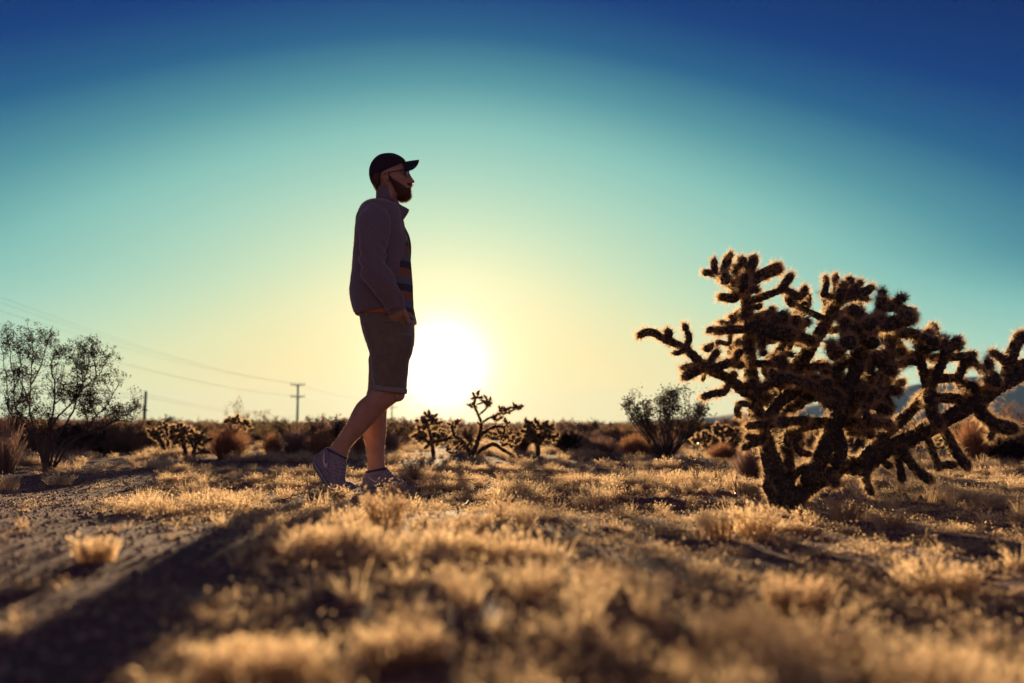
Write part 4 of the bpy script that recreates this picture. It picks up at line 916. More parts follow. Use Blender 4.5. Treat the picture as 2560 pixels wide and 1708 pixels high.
      ([(1925,1060),(1895,1063),(1862,1066)],-.10,10), ([(1962,1055),(1995,1052),(2024,1053)],-.16,12), ([(1956,1056),(1940,1055)],-.2,13), ([(1908,1096),(1885,1094),(1862,1092)],-.10,9), ([(1902,1104),(1876,1112),(1853,1124)],-.10,9), ([(1928,1236),(1916,1220),(1922,1198)],-.06,10), ([(1968,1108),(1990,1096),(2006,1090)],-.05,9),
      ([(1998,1128),(2012,1134),(2030,1136)],-.04,9), ([(2040,1144),(2058,1150),(2078,1152)],-.04,12), ([(1985,1190),(2005,1172),(2028,1164)],.0,9), ([(2028,1164),(2055,1170),(2080,1186)],.0,11), ([(2080,1118),(2062,1110),(2050,1098)],-.06,9), ([(1900,1040),(1885,1022),(1872,1012)],-.06,8), ([(1850,1010),(1842,1030),(1850,1044)],.0,8)]
    def hook(P, r):
        """start the joint from the nearest limb"""
        A = np.vstack(nodes); k = np.linalg.norm((A-P[0])*[1, .6, 1], axis=1).argmin()
        if np.linalg.norm(A[k]-P[0]) > r*0.8:
            P = np.vstack([A[k], P])
        nodes.append(bez(P, 12)[4:]); return P
    for pts, d, r in J:
        c.add('joint', hook(P_(pts, d), r*U), r*U*(0.92+0.18*c.r.random()), r*U*(0.94+0.16*c.r.random()))
    # further joints inside the crown, on every side of it
    rr = random.Random(5)
    for (x, y, d, n, w, h) in ((1860,840,.16,9,50,70),(1960,870,.2,9,60,60),(2110,840,.25,10,60,60),(2200,880,.2,12,60,90),(2100,980,.25,12,90,60),(2000,1000,.2,9,50,50),(2150,1020,-.22,8,70,40),(2320,880,.15,6,50,40),(1990,930,-.15,6,50,40),(2100,1060,.15,6,60,30),(2040,800,.2,5,40,40)):
        for _ in range(int(n*.8)):
            px, py = x+rr.uniform(-w, w), y+rr.uniform(-h, h); a = rr.uniform(0, 6.28); L = rr.uniform(28, 55)
            p0 = P_([(px, py), (px+math.cos(a)*L*.5, py-abs(math.sin(a))*L*.5), (px+math.cos(a)*L, py-abs(math.sin(a))*L)], (d, d+rr.uniform(-.1, .1)))
            c.add('joint', hook(p0, 10*U), rr.uniform(9, 13)*U, rr.uniform(8, 11)*U)
big_cactus()
# small chollas in the distance
CHOLLAS = []
def small_cholla(label, limbs, Y, clusters, tip, seed, name='small_cholla', group='small chollas among the distant brush', dense=1.0, rtip=5.0):
    """limbs: [(pixel points, r0, r1)], clusters: [(px, py, spread_x, spread_y, n)] of short joints"""
    CHOLLAS.append((at(*limbs[0][0][0], Y)[0], Y)); p0 = limbs[0][0][0]; b = at(p0[0], p0[1], Y)
    b = np.array([b[0], Y, gh(b[0], Y)])
    c = Cactus(name, label, 'cactus', b, group=group, seed=seed, sl=0.026, areole=0.020, ns=6, k=7, wid=0.0013, step=0.016)
    U = Y/F; rr = random.Random(seed)
    for i, (pts, r0, r1) in enumerate(limbs):
        P = np.array([at(x, y, Y+0.04*i*(-1)**i) for x, y in pts]); 
        if i == 0: P[0, 2] = b[2]-0.02
        c.add('trunk' if i == 0 else 'branch', P, r0*U, r1*U)
    for (px, py, sx, sy, n) in clusters:
        for _ in range(int(n*dense)):
            a = rr.uniform(0, 6.28); q = rr.random()**.5; x, y = px+math.cos(a)*sx*q, py+math.sin(a)*sy*q; d = rr.uniform(-1, 1)*sx*U*0.8
            ax = rr.uniform(-1, 1)+(x-px)/sx*0.8; az = rr.uniform(-.3, 1)-(y-py)/sy*.5; L = rr.uniform(.7, 1.2)*tip
            P = np.array([at(x, y, Y+d), at(x+ax*L*.5, y-az*L*.5, Y+d+rr.uniform(-.03, .03)), at(x+ax*L, y-az*L, Y+d+rr.uniform(-.06, .06))])
            if P[0, 2] < gh(P[0, 0], P[0, 1])+0.01: continue
            c.add('joint', P, rtip*U*.95, rtip*U*.85, merge=True)
    c.done('joints')
small_cholla('low spreading cholla with bare crossing limbs, behind and right of the man', [
    ([(1180,1152),(1184,1132),(1192,1111),(1201,1079),(1203,1056)],8,4), ([(1203,1056),(1194,1033),(1186,1015),(1189,994)],3.5,2.6), ([(1199,1036),(1215,1022),(1219,1008)],2.6,2.4), ([(1219,1008),(1208,1006),(1190,1013)],2.4,2.2),
    ([(1203,1058),(1224,1045),(1247,1035),(1270,1031),(1294,1019)],3,2.6), ([(1198,1091),(1217,1077),(1235,1068),(1256,1068),(1261,1079),(1252,1102)],4,2.4), ([(1180,1140),(1160,1107),(1137,1093),(1107,1101),(1079,1107)],6.5,3), ([(1138,1094),(1131,1075),(1130,1061)],4,3),
    ([(1184,1138),(1212,1120),(1235,1111),(1258,1125),(1281,1139),(1297,1151),(1327,1153)],6,3.5), ([(1202,1064),(1196,1058),(1192,1055)],2.2,2), ([(1235,1068),(1240,1055),(1243,1047)],2.4,2.2), ([(1256,1068),(1264,1066),(1269,1058)],2.2,2)], 10.3,
    [(1190,992,7,9,13),(1220,1006,10,7,18),(1182,1014,6,5,6),(1292,1020,9,5,12),(1270,1030,14,6,10),(1252,1026,5,5,5),(1242,1046,9,5,9),(1268,1060,6,6,6),(1265,1083,6,6,6),(1135,1064,12,9,16),(1108,1085,8,6,5),(1276,1106,19,12,30),(1240,1082,14,6,12),(1310,1150,18,5,10),(1140,1120,22,14,24)], 9, 300, rtip=3.0, group=None)
small_cholla('fuzzy rounded cholla in the sun glare, just right of the man\'s front foot', [([(1085,1150),(1082,1125),(1078,1100),(1072,1070)],6,4),([(1080,1115),(1060,1095),(1050,1080)],4,3),([(1080,1110),(1098,1095),(1105,1075)],4,3)], 11.2,
    [(1072,1055,26,18,50),(1052,1085,14,12,18),(1100,1090,16,14,20),(1075,1100,26,18,26)], 9, 340, rtip=4.2, group=None)
small_cholla('compact round headed cholla on one short stem, between the bare limbed cholla and brush', [([(1345,1142),(1345,1122),(1340,1100),(1330,1080)],6,5),([(1345,1115),(1358,1095),(1366,1078)],5,4),([(1344,1110),(1330,1092),(1318,1066)],4,3)], 11.8,
    [(1345,1075,34,20,85),(1385,1095,10,8,9),(1318,1062,10,8,10),(1350,1098,26,10,30)], 9, 360, rtip=4.2, group=None)
small_cholla('golden rim-lit cholla, widest of the small ones left of the man', [([(468,1152),(464,1130),(458,1105),(450,1080)],7,4),([(484,1150),(486,1125),(494,1100),(505,1090)],6,4),([(462,1120),(448,1100),(436,1082)],4,3),([(488,1125),(478,1105),(470,1090)],4,3)], 10.4,
    [(448,1082,20,16,50),(478,1094,18,14,40),(502,1100,16,16,38),(440,1100,10,10,12),(505,1128,8,8,8)], 8, 380, rtip=3.8)
small_cholla('small cholla bending left on a curved stem', [([(412,1138),(408,1120),(402,1104),(392,1094)],6,6)], 12.5, [(392,1086,14,11,26),(382,1084,6,6,8)], 8, 400, rtip=3.8)
small_cholla('thin stalked cholla with a dark tufted head', [([(420,1140),(420,1110),(419,1090),(418,1072)],4,5)], 12.6, [(417,1068,8,8,14),(434,1070,6,4,7)], 8, 410, rtip=3.4)
small_cholla('dark forked cholla rising out of orange bunchgrass', [([(588,1142),(588,1115),(590,1090),(590,1072)],5,4),([(590,1085),(578,1070),(572,1058)],3.5,3),([(590,1080),(602,1066),(608,1056)],3.5,3)], 11.6, [(574,1056,9,8,16),(592,1052,7,9,12),(610,1062,9,10,18)], 8, 420, rtip=3.6)
small_cholla('knobbly cholla in the gap between creosote and big cactus', [([(1815,1152),(1812,1125),(1808,1100),(1800,1082)],6,5),([(1812,1120),(1830,1100),(1838,1088)],5,4)], 10.8, [(1800,1078,14,12,32),(1830,1086,16,12,32),(1858,1096,10,12,18)], 8, 430, rtip=4.2)
small_cholla('brown leaning cholla behind the thin weed stems', [([(1775,1150),(1770,1128),(1762,1108)],5,4)], 12.2, [(1758,1098,18,14,40),(1745,1108,10,10,12)], 8, 440, rtip=4.2)
# ------------------------------------------------------------------ shrubs
def leaves(r, c, s, mb, flat=0.0):
    n = len(c); d1 = r.randn(n, 3); d1[:, 2] = abs(d1[:, 2]); d1 /= np.linalg.norm(d1, axis=1)[:, None]; d2 = np.cross(d1, r.randn(n, 3)); d2 /= np.linalg.norm(d2, axis=1)[:, None]
    s = s*(0.6+0.8*r.rand(n))[:, None]
    q = np.stack([c, c+d1*s+d2*s*.45, c+d1*s*2, c+d1*s-d2*s*.45], 1); mb.add(q.reshape(-1, 3), np.arange(n*4).reshape(-1, 4))
def creosote_left():
    Y = 8.3; b0 = at(122, 1154, Y); b = np.array([b0[0], Y, gh(b0[0], Y)])
    root = thing('creosote_bush', 'open leafy creosote bush with dark fanning stems at the left edge', 'bush', b.tolist())
    cv = lambda x, y: (x/2.905, 720+y/2.905)
    stems = [[(335,1225),(285,1130),(210,1040),(120,960),(65,880),(55,760),(35,600),(8,440)], [(335,1225),(265,1120),(190,1010),(110,860),(100,700),(75,480),(62,345)], [(345,1225),(290,1100),(240,1000),(215,860),(225,700),(240,480),(238,350)],
             [(215,860),(185,760),(140,650),(150,500),(155,400)], [(228,700),(290,580),(330,450),(352,375)], [(355,1225),(355,1080),(375,960),(395,820),(400,700),(375,560),(400,470),(430,490)], [(355,1225),(362,1080),(400,960),(480,880),(545,790),(562,620),(530,520)],
             [(365,1225),(400,1120),(470,1000),(540,880),(565,770),(620,640),(650,520),(605,425)], [(565,770),(640,700),(710,640),(760,560),(792,480)], [(375,1225),(470,1110),(600,1060),(700,930),(790,830),(860,700)], [(380,1225),(520,1120),(700,1040),(830,970),(920,915),(1000,870)],
             [(250,1060),(180,940),(90,900),(20,760)], [(560,780),(600,720),(590,600),(560,500)], [(640,1000),(620,900),(600,860)], [(820,970),(860,960),(960,970)], [(110,880),(150,800),(165,620),(120,440)], [(390,850),(450,790),(440,700),(470,560)], [(700,930),(660,840),(640,780)], [(345,1210),(325,1100),(300,1060),(345,1040),(350,930)], [(700,640),(690,560),(680,480)]]
    r = np.random.RandomState(3)
    for i, s in enumerate(stems):
        dy = r.uniform(-.35, .35); n = len(s); P = []
        for k, p in enumerate(s):
            x, y = cv(*p); P.append(at(x, y, Y+dy*(k/(n-1))**0.7 if s[0][1] > 1150 else Y+dy))
        P = np.array(P)
        if s[0][1] > 1150: P[0, 2] = b[2]-.03
        Q = bez(P, 26)-b; Q += 0.006*r.randn(*Q.shape)*np.linspace(0, 1, 26)[:, None]
        mb = MB(); lf = MB(); main = s[0][1] > 1150
        mb.tube(Q, np.linspace(.012 if main else .007, .0026, 26), 6)
        # side twigs
        for t in range(30 if main else 18):
            k = r.randint(10 if main else 4, 26); d = r.randn(3); d[2] = abs(d[2])*1.0+.1; d[0] *= 1.1; d /= np.linalg.norm(d); L = r.uniform(.05, .15)*(1.3-.5*k/26)
            T = Q[k]+np.array([d*L*u+np.array([0, 0, .25*L*u*u]) for u in np.linspace(0, 1, 5)])+.006*r.randn(5, 3)*np.linspace(0, 1, 5)[:, None]
            mb.tube(T, np.linspace(.0022, .0012, 5), 4, cap=False)
            if r.rand() < .60:
                m = r.randint(16, 46); c = T[r.randint(2, 5, m)]+r.randn(m, 3)*.014; leaves(r, c, .008, lf)
                for _ in range(3):
                    d2 = d+r.randn(3)*.7; d2 /= np.linalg.norm(d2); T2 = T[3]+np.array([d2*.07*u for u in np.linspace(0, 1, 3)]); mb.tube(T2, .001, 3, cap=False)
                    m2 = r.randint(8, 22); leaves(r, T2[-1]+r.randn(m2, 3)*.012, .008, lf)
        o = mb.build('stem', TWIG, root)
        if lf.v: tag(lf.build('leaves', DARKLEAF, o, smooth=False), kind='stuff')
creosote_left()
def open_bush(seed, w, h, ns=26, leaf=0.011, lm=None, low=0.35, dens=1.0):
    """airy shrub: stems from one base, leaf clumps towards the ends; returns (twigs, leaves)"""
    r = np.random.RandomState(seed); tw = MB(); lf = MB()
    for _ in range(ns):
        a = r.rand()*6.28; q = r.rand()**.5; tip = np.array([math.cos(a)*q*w/2, math.sin(a)*q*w/2, h*(1-.34*q**2)*(.72+.33*r.rand())])
        P = bez([np.zeros(3)-[0, 0, .03], tip*[.35, .35, .3]+r.randn(3)*.02*h, tip*[.75, .75, .68]+r.randn(3)*.04*h, tip], 14); tw.tube(P, np.linspace(.007, .002, 14)*(h/.8)**.5, 4, cap=False)
        for t in range(int(9*dens)):
            k = r.randint(int(14*low), 14); d = r.randn(3); d[2] = abs(d[2])+.2; d /= np.linalg.norm(d); L = r.uniform(.06, .16)*h
            T = P[k]+d*L*np.linspace(0, 1, 4)[:, None]; tw.tube(T, .0016*(h/.8)**.5, 3, cap=False); m = r.randint(10, 30); leaves(r, T[r.randint(1, 4, m)]+r.randn(m, 3)*.022*h/.8, leaf, lf)
    return tw, lf
def broom(seed, w, h, n, straight=1.0, wid=.0016, seeds=0.0, hollow=0.0):
    """dense clump of fine upright stems"""
    r = np.random.RandomState(seed); K = 4
    a = r.rand(n)*6.28; q = r.rand(n)**.55; b = np.stack([np.cos(a)*q*w*.16, np.sin(a)*q*w*.16, np.full(n, -.02)], -1)
    tip = np.stack([np.cos(a)*q*w*.5, np.sin(a)*q*w*.5, h*(1-.5*q**2.2)*(.55+.5*r.rand(n))], -1) + r.randn(n, 3)*[.03*w, .03*w, .0]
    t = np.linspace(0, 1, K+1)[None, :, None]
    P = b[:, None]*(1-t) + tip[:, None]*t; P[..., :2] -= (tip-b)[:, None, :2]*(t*(1-t))*.5*straight
    P += r.randn(n, K+1, 3)*.010*h*t
    s = r.rand(n)*3.14; sv = np.stack([np.cos(s), np.sin(s), np.zeros(n)], -1)[:, None]*wid*(1-.75*t)
    v = np.stack([P-sv, P+sv], 2).reshape(-1, 3)
    idx = np.array([[2*i, 2*i+1, 2*i+3, 2*i+2] for i in range(K)]); f = (idx[None]+(np.arange(n)*(2*K+2))[:, None, None]).reshape(-1, 4)
    mb = MB(); mb.add(v, f)
    if seeds:
        m = int(n*seeds); bi = r.randint(0, n, m); k = r.randint(K-1, K+1, m); leaves(r, P[bi, k]+r.randn(m, 3)*.012*h, .006*(h/.5), mb)
    return mb
PALESTRAW = leafy('pale straw', (0.75, 0.54, 0.34), (0.44, 0.27, 0.15), 0.5)
GREYBRUSH = leafy('grey brown brush', (0.38, 0.25, 0.20), (0.22, 0.14, 0.12), 0.45)
OLIVE = leafy('olive brown leaf', (0.30, 0.21, 0.11), (0.16, 0.11, 0.07), 0.45)
def place(px, pyb, pyt, Y=None):
    """base pixel and top pixel -> world base and height"""
    Y = Y or (0.35*F/(pyb-1066) if pyb < 1185 else hit(px, pyb))
    p = at(px, pyb, Y); z = float(gh(p[0], Y)); top = at(px, pyt, Y)[2]
    return [p[0], Y, z], top-z
def bunch(label, px, pyb, pyt, wpx, mat, seed, n=900, Y=None, name='bunchgrass', group=None, seeds=.8, wid=.0022, cat='bunchgrass', crown=None):
    loc, h = place(px, pyb, pyt, Y); w = wpx/F*loc[1]
    root = thing(name, label, cat, loc, group=group)
    tag(broom(seed, w, h*1.12, n, seeds=seeds, wid=wid).build('stems', mat, root, smooth=False), kind='stuff')
    return root
def shrub(label, px, pyb, pyt, wpx, mat, seed, ns=26, Y=None, name='desert_shrub', group=None, leaf=.011, low=.35, dens=1.0, extra=0, emat=None):
    loc, h = place(px, pyb, pyt, Y); w = wpx/F*loc[1]; root = thing(name, label, 'bush', loc, group=group)
    tw, lf = open_bush(seed, w, h, ns, leaf, low=low, dens=dens)
    tw.build('twigs', TWIG, root); tag(lf.build('leaves', mat, root, smooth=False), kind='stuff')
    if extra: tag(broom(seed+1, w*.8, h*.62, extra, wid=.002).build('dry_stems', emat or GREYBRUSH, root, smooth=False), kind='stuff')
    return root
G1 = 'brush behind the grass clearing'
bunch('tall reddish bunchgrass cut by the left edge, below the creosote', 12, 1182, 1046, 110, GREYBRUSH, 1, 420)
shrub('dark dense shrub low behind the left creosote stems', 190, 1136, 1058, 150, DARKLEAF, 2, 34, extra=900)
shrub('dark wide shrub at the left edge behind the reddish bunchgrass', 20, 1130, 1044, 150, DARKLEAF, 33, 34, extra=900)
bunch('purple brown brush between creosote and thin power pole', 290, 1130, 1068, 150, GREYBRUSH, 3, 1700, seeds=1.5)
bunch('low brush at the foot of the thin power pole', 372, 1128, 1074, 110, GREYBRUSH, 4, 1300, seeds=1.2)
bunch('fan of orange bunchgrass around the dark forked cholla', 570, 1146, 1066, 130, STRAW, 5, 1900, seeds=.3)
bunch('small round bunchgrass left of the man\'s raised heel', 682, 1138, 1086, 70, STRAW, 6, 1100)
bunch('grey brown bush directly under the crossarm power pole', 740, 1140, 1078, 100, GREYBRUSH, 7, 1500, seeds=1.5)
bunch('reddish bush touching the man\'s raised calf', 800, 1146, 1082, 90, STRAW, 8, 1300, seeds=1.5)
shrub('airy tall shrub behind the dark forked cholla', 600, 1128, 1000, 120, OLIVE, 9, 12, Y=15, dens=.7)
shrub('thin leafy shrub left of the crossarm power pole', 672, 1126, 1026, 110, OLIVE, 10, 12, Y=16, dens=.7)
shrub('feathery sunlit shrub above the man\'s raised calf', 800, 1130, 1030, 150, OLIVE, 11, 24, Y=15, dens=.8, extra=900)
bunch('rounded brush seen between the man\'s legs and the fuzzy cholla', 950, 1136, 1066, 120, GREYBRUSH, 12, 1500, seeds=1.5)
bunch('brush behind the man\'s standing calf', 885, 1140, 1078, 80, STRAW, 13, 1100, seeds=1.2)
shrub('olive dome shaped bush behind the bare limbed cholla', 1160, 1130, 1072, 110, OLIVE, 14, 34, dens=1.6, extra=900)
shrub('dark olive bush between the two stemmed chollas', 1298, 1134, 1070, 90, OLIVE, 15, 36, dens=1.8, extra=1000)
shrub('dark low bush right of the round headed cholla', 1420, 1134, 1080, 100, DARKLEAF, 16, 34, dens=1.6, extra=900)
shrub('sparse shrub with thin sprigs above the brush line', 1450, 1130, 1046, 120, OLIVE, 17, 12, Y=16, dens=.6)
bunch('flat purple brown brush left of the domed straw bush', 1500, 1142, 1092, 110, GREYBRUSH, 18, 1300, seeds=1)
bunch('domed straw bush at the foot of the big leafy creosote', 1588, 1146, 1090, 105, STRAW, 19, 2200, seeds=.5)
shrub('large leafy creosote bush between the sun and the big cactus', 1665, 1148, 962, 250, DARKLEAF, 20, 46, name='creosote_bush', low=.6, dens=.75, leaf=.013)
bunch('dark brush in the skirt of the big leafy creosote', 1655, 1146, 1092, 150, GREYBRUSH, 21, 1500, seeds=.5, Y=11.4)
shrub('pale grey feathery bush behind the knobbly cholla', 1850, 1124, 1038, 110, GREYBRUSH, 22, 34, Y=17, dens=1.4)
bunch('orange bunchgrass below the knobbly cholla', 1812, 1150, 1108, 110, STRAW, 23, 1500, seeds=.2, Y=10.5)
bunch('brown grass tussock hanging left of the cactus trunk', 1880, 1214, 1112, 105, GREYBRUSH, 24, 1500, seeds=1.5, wid=.0014, Y=6.2)
shrub('tall pale feathery shrub seen through the gap in the cactus', 2120, 1132, 1052, 100, GREYBRUSH, 25, 34, extra=900)
bunch('tall reddish brush behind the hanging cactus arms', 2432, 1160, 1052, 105, STRAW, 26, 1500, seeds=.3)
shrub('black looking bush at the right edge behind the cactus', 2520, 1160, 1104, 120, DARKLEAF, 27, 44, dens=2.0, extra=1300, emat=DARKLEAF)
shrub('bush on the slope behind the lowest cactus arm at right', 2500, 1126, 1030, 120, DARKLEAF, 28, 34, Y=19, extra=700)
bunch('brush behind the cactus trunk near the ground', 2250, 1140, 1070, 150, GREYBRUSH, 29, 1400, seeds=1)
shrub('tall shrub behind the right-hand cactus arms', 2560, 1130, 985, 190, GREYBRUSH, 30, 34, Y=17, dens=1.2, extra=600)
# thin weeds near the man and the cactus
def weed(label, px, pyb, pyt, wpx, seed, n=14, mat=None, Y=None, twigs=5, head=0, cat='weed', name='dry_weed', tl=.3):
    loc, h = place(px, pyb, pyt, Y); w = wpx/F*loc[1]; root = thing(name, label, cat, loc); r = np.random.RandomState(seed); mb = MB(); lf = MB()
    for _ in range(n):
        a = r.rand()*6.28; q = r.rand()**.6; tip = np.array([math.cos(a)*q*w/2, math.sin(a)*q*w/2, h*(1-.4*q*q)*(.7+.35*r.rand())])
        P = bez([(0, 0, -.02), tip*[.3, .3, .35]+r.randn(3)*.03*h, tip*[.8, .8, .75]+r.randn(3)*.04*h, tip], 10); mb.tube(P, np.linspace(.0018, .0008, 10), 4, cap=False)
        for t in range(twigs):
            k = r.randint(3, 10); d = r.randn(3); d[2] = abs(d[2])*.8; d /= np.linalg.norm(d); mb.tube(P[k]+d*h*tl*r.rand()*np.linspace(0, 1, 3)[:, None], .0008, 3, cap=False)
            if head: m = r.randint(2, head); leaves(r, P[k]+d*h*tl*.6+r.randn(m, 3)*.008, .0035, lf)
    mb.build('stems', mat or TWIG, root)
    if lf.v: tag(lf.build('seed_heads', GRASS, root, smooth=False), kind='stuff')
    return root, loc, h
BROWNTWIG = principled('brown weed stem', (0.16, 0.09, 0.06), 0.8)
weed('thorny brown weed right of the man\'s front shoe', 1036, 1200, 1136, 80, 50, 24, BROWNTWIG, twigs=7, head=4)
weed('dark twiggy weed in front of the man\'s raised shoe', 772, 1238, 1172, 40, 51, 5, twigs=4)
weed('low dark tangle of twigs under the man\'s raised shoe', 800, 1262, 1212, 150, 52, 34, twigs=8, head=4)
weed('thin upright weed stalks left of the cactus, with a glint on top', 1738, 1212, 1096, 45, 53, 7, BROWNTWIG, twigs=4, head=3, tl=.12)
weed('single thin stalk standing just left of the cactus trunk', 1842, 1250, 1110, 22, 54, 3, BROWNTWIG, twigs=3, head=3, tl=.1)
weed('short weed stalks between the glinting weed and the cactus', 1796, 1216, 1140, 50, 55, 8, BROWNTWIG, twigs=4, head=4, tl=.15)
weed('seedy weed clump before the man\'s front shoe', 975, 1262, 1204, 110, 56, 26, PALESTRAW, twigs=6, head=8)
# ------------------------------------------------------------------ single grass clumps that stand out
def clump(label, px, pyb, pyt, wpx, seed, n=260, mat=None, wid=.0011, sd=3.0):
    loc, h = place(px, pyb, pyt); root = thing('grass_clump', label, 'grass clump', loc); w = wpx/F*loc[1]
    t = tuft(seed, n, h*0.95, min(.55, w/h*0.3), wid, .25, sd, ((seed % 3-1)*.1, 0), br=w/h*.36)
    tag(t.build('blades', mat or GRASS, root, smooth=False), kind='stuff')
clump('lone pale grass clump out on the bare trail', 240, 1405, 1325, 120, 201, 300)
clump('small upright clump with a dark heart at the trail edge', 534, 1270, 1212, 90, 202)
clump('big blurred clump left of centre, below the man\'s raised shoe', 835, 1395, 1290, 190, 203, 420)
clump('bushy clump below the man\'s front shoe, with tall seed stalks', 965, 1325, 1215, 110, 204, 300)
clump('golden clump midway between man and cactus', 1478, 1274, 1216, 110, 205, 360)
clump('rounded clump just left of the golden one', 1180, 1330, 1272, 120, 206, 300)
clump('tall seedy clump in front of the cactus foot, leftmost', 1790, 1345, 1262, 100, 207, 300)
clump('tall seedy clump right before the cactus trunk', 1890, 1345, 1248, 130, 208, 360)
clump('upright clump beneath the drooping cactus arms', 2115, 1300, 1225, 110, 209, 300)
clump('loose clump right of the upright one, past the hanging joint', 2225, 1322, 1262, 100, 210, 260)
clump('broad clump in the right foreground shade', 2350, 1490, 1385, 220, 211, 420)
clump('orange blurred clump near the bottom, right of centre', 1990, 1545, 1420, 180, 212, 420)
clump('pale grass clump at the left edge of the trail', 150, 1212, 1176, 80, 213)
clump('short clump against the left edge', 18, 1225, 1180, 70, 214)
clump('big soft clump at the bottom left of centre', 640, 1720, 1560, 330, 215, 520)
clump('soft clump right above the bottom edge, in the middle', 1010, 1650, 1540, 260, 216, 480)
# ------------------------------------------------------------------ stones, sticks and scraps
def rock(label, px, py, spx, mat, seed, name='stone', cat='stone', flat=.7):
    Y = hit(px, py); s = spx/F*Y/2; p = at(px, py, Y); r = np.random.RandomState(seed)
    v, f = ball((0, 0, 0), (s, s*.9, s*flat), 12); v = v*(1+.28*(r.rand(len(v), 1)-.5)); v = v + .12*s*np.sin(v/s*3+seed)
    o = mesh_obj(name, v, f, mat, smooth=False); o.location = (p[0], Y, float(gh(p[0], Y))+s*flat*.45); tag(o, label, cat); return o
WHITES = principled('white quartz', (0.7, 0.66, 0.6), 0.7, bump=(30, .5, .01))
rock('grey stone alone in the grass, right of the man', 1383, 1250, 24, STONE, 1)
rock('white stone by the small chollas, larger of two', 374, 1133, 13, WHITES, 2)
rock('white stone by the small chollas, smaller of two', 351, 1136, 7, WHITES, 3)
rock('dark pebble on the trail, left of the man\'s shadow', 332, 1290, 14, STONE_DARK, 4)
rock('small stone in the shaded ground left of the cactus', 1752, 1262, 11, STONE, 5)
def stick(label, pts, r, seed):
    P = []
    for px, py in pts:
        Y = hit(px, py); p = at(px, py, Y); P.append([p[0], Y, float(gh(p[0], Y))+.012])
    b = np.array(P[0]); Q = bez(np.array(P)-b, 20); rr = np.random.RandomState(seed); Q += rr.randn(20, 3)*.003; Q[:, 2] += .02*np.sin(np.linspace(0, 3.14, 20))
    mb = MB(); mb.tube(Q, np.linspace(r, r*.5, 20), 6); mb.tube(Q[8]+np.array([[0,0,0],[.03,-.02,.02],[.07,-.02,.03]]), r*.5, 5)
    o = mb.build('fallen_stick', TWIG); o.location = b.tolist(); tag(o, label, 'stick')
stick('bent twig lying across the grass below centre', [(1140,1280),(1185,1266),(1225,1272),(1255,1290)], .0035, 1)
stick('long thin twig lying in the grass right of the man', [(1060,1222),(1140,1212),(1220,1216)], .003, 2)
stick('straight branch lying beyond the weeds left of the cactus', [(1740,1186),(1800,1187),(1850,1180)], .006, 3)
stick('thin forked twig lying by the golden cholla', [(412,1132),(420,1140),(436,1146)], .006, 4)
stick('short twig on the trail edge beneath the man\'s raised shoe', [(700,1262),(760,1250),(820,1256)], .003, 5)
def scrap():
    p = at(1846, 1246, 4.85); b = [p[0], 4.85, float(gh(p[0], 4.85))+.02]; root = thing('litter_scrap', 'orange and white scrap of litter at the foot of the cactus', 'litter', b)
    for nm, a, c, m in (('white_end', (-.014,0,.012), (0,0,0), principled('white plastic', (.8,.74,.68), .4)), ('orange_end', (0,0,0), (.012,0,-.010), principled('orange plastic', (.8,.22,.08), .4))):
        mb = MB(); mb.tube(bez([a, c], 4), .0055, 10); mb.build(nm, m, root)
    p = at(1743, 1112, 6.0); mb = MB(); r = np.random.RandomState(2)
    v = .45*np.array([[0,0,0],[.02,.004,.006],[.026,-.002,.03],[.004,.005,.034],[-.008,0,.018],[.01,-.006,.018]])
    o = mesh_obj('glint_piece', v, [[0,1,5],[1,2,5],[2,3,5],[3,4,5],[4,0,5]], leafy('bright glint film', (.95,.95,.9), (.9,.9,.85), .6), smooth=False); o.location = p.tolist(); tag(o, 'made-up bright piece standing for a glint on top of the thin weed stalks', 'litter')  # small pale shape added in place of a glint
scrap()
# ------------------------------------------------------------------ power poles and lines
POLE = principled('weathered pole wood', (0.045, 0.05, 0.05), 0.9, bump=(6, .5, .02)); WIRE = principled('dark wire', (0.03, 0.035, 0.04), 0.6)
def pole(label, px, top_py, Y, r, arms=(), lean=0.0, ins=True):
    t = at(px, top_py, Y); z0 = float(gh(t[0], Y)) - .3; b = [t[0]-lean, Y, z0]; H = t[2]-z0
    root = thing('power_pole', label, 'power pole', b); mb = MB(); mb.tube([(0,0,0),(lean*.5,0,H*.5),(lean,0,H)], [r*1.15, r, r*.8], 10); mb.build('pole', POLE, root)
    for (dz, half) in arms:
        m = MB(); box(m, (lean, -.25, H-dz), half*2, .2, .22); a = m.build('crossarm', POLE, root, smooth=False)
        m = MB(); m.tube([(lean-half*.45,-.2,H-dz),(lean,-.1,H-dz-half*.4)], .05, 5); m.tube([(lean+half*.45,-.2,H-dz),(lean,-.1,H-dz-half*.4)], .05, 5); m.build('brace', POLE, root)
        if ins:
            for q in (-.95, -.45, .45, .95):
                m = MB(); m.tube([(lean+q*half,-.25,H-dz+.1),(lean+q*half,-.25,H-dz+.25),(lean+q*half,-.25,H-dz+.55)], [.06,.13,.08], 7); m.build('insulator', POLE, a)
    return root
pole('tall wooden power pole with two crossarms, left of the man', 745, 960, 262, .30, ((.3, 1.85), (3.4, 1.85)))
pole('short bare power pole left of the small chollas', 365, 978, 118, .19, (), lean=.15)
pole('faint far power pole behind the man\'s legs', 980, 998, 420, .26, ((.3, 2.2), (3.5, 2.2)))
pole('faintest power pole, between the man and the fuzzy cholla', 1043, 1042, 640, .26, ((.3, 2.2),))
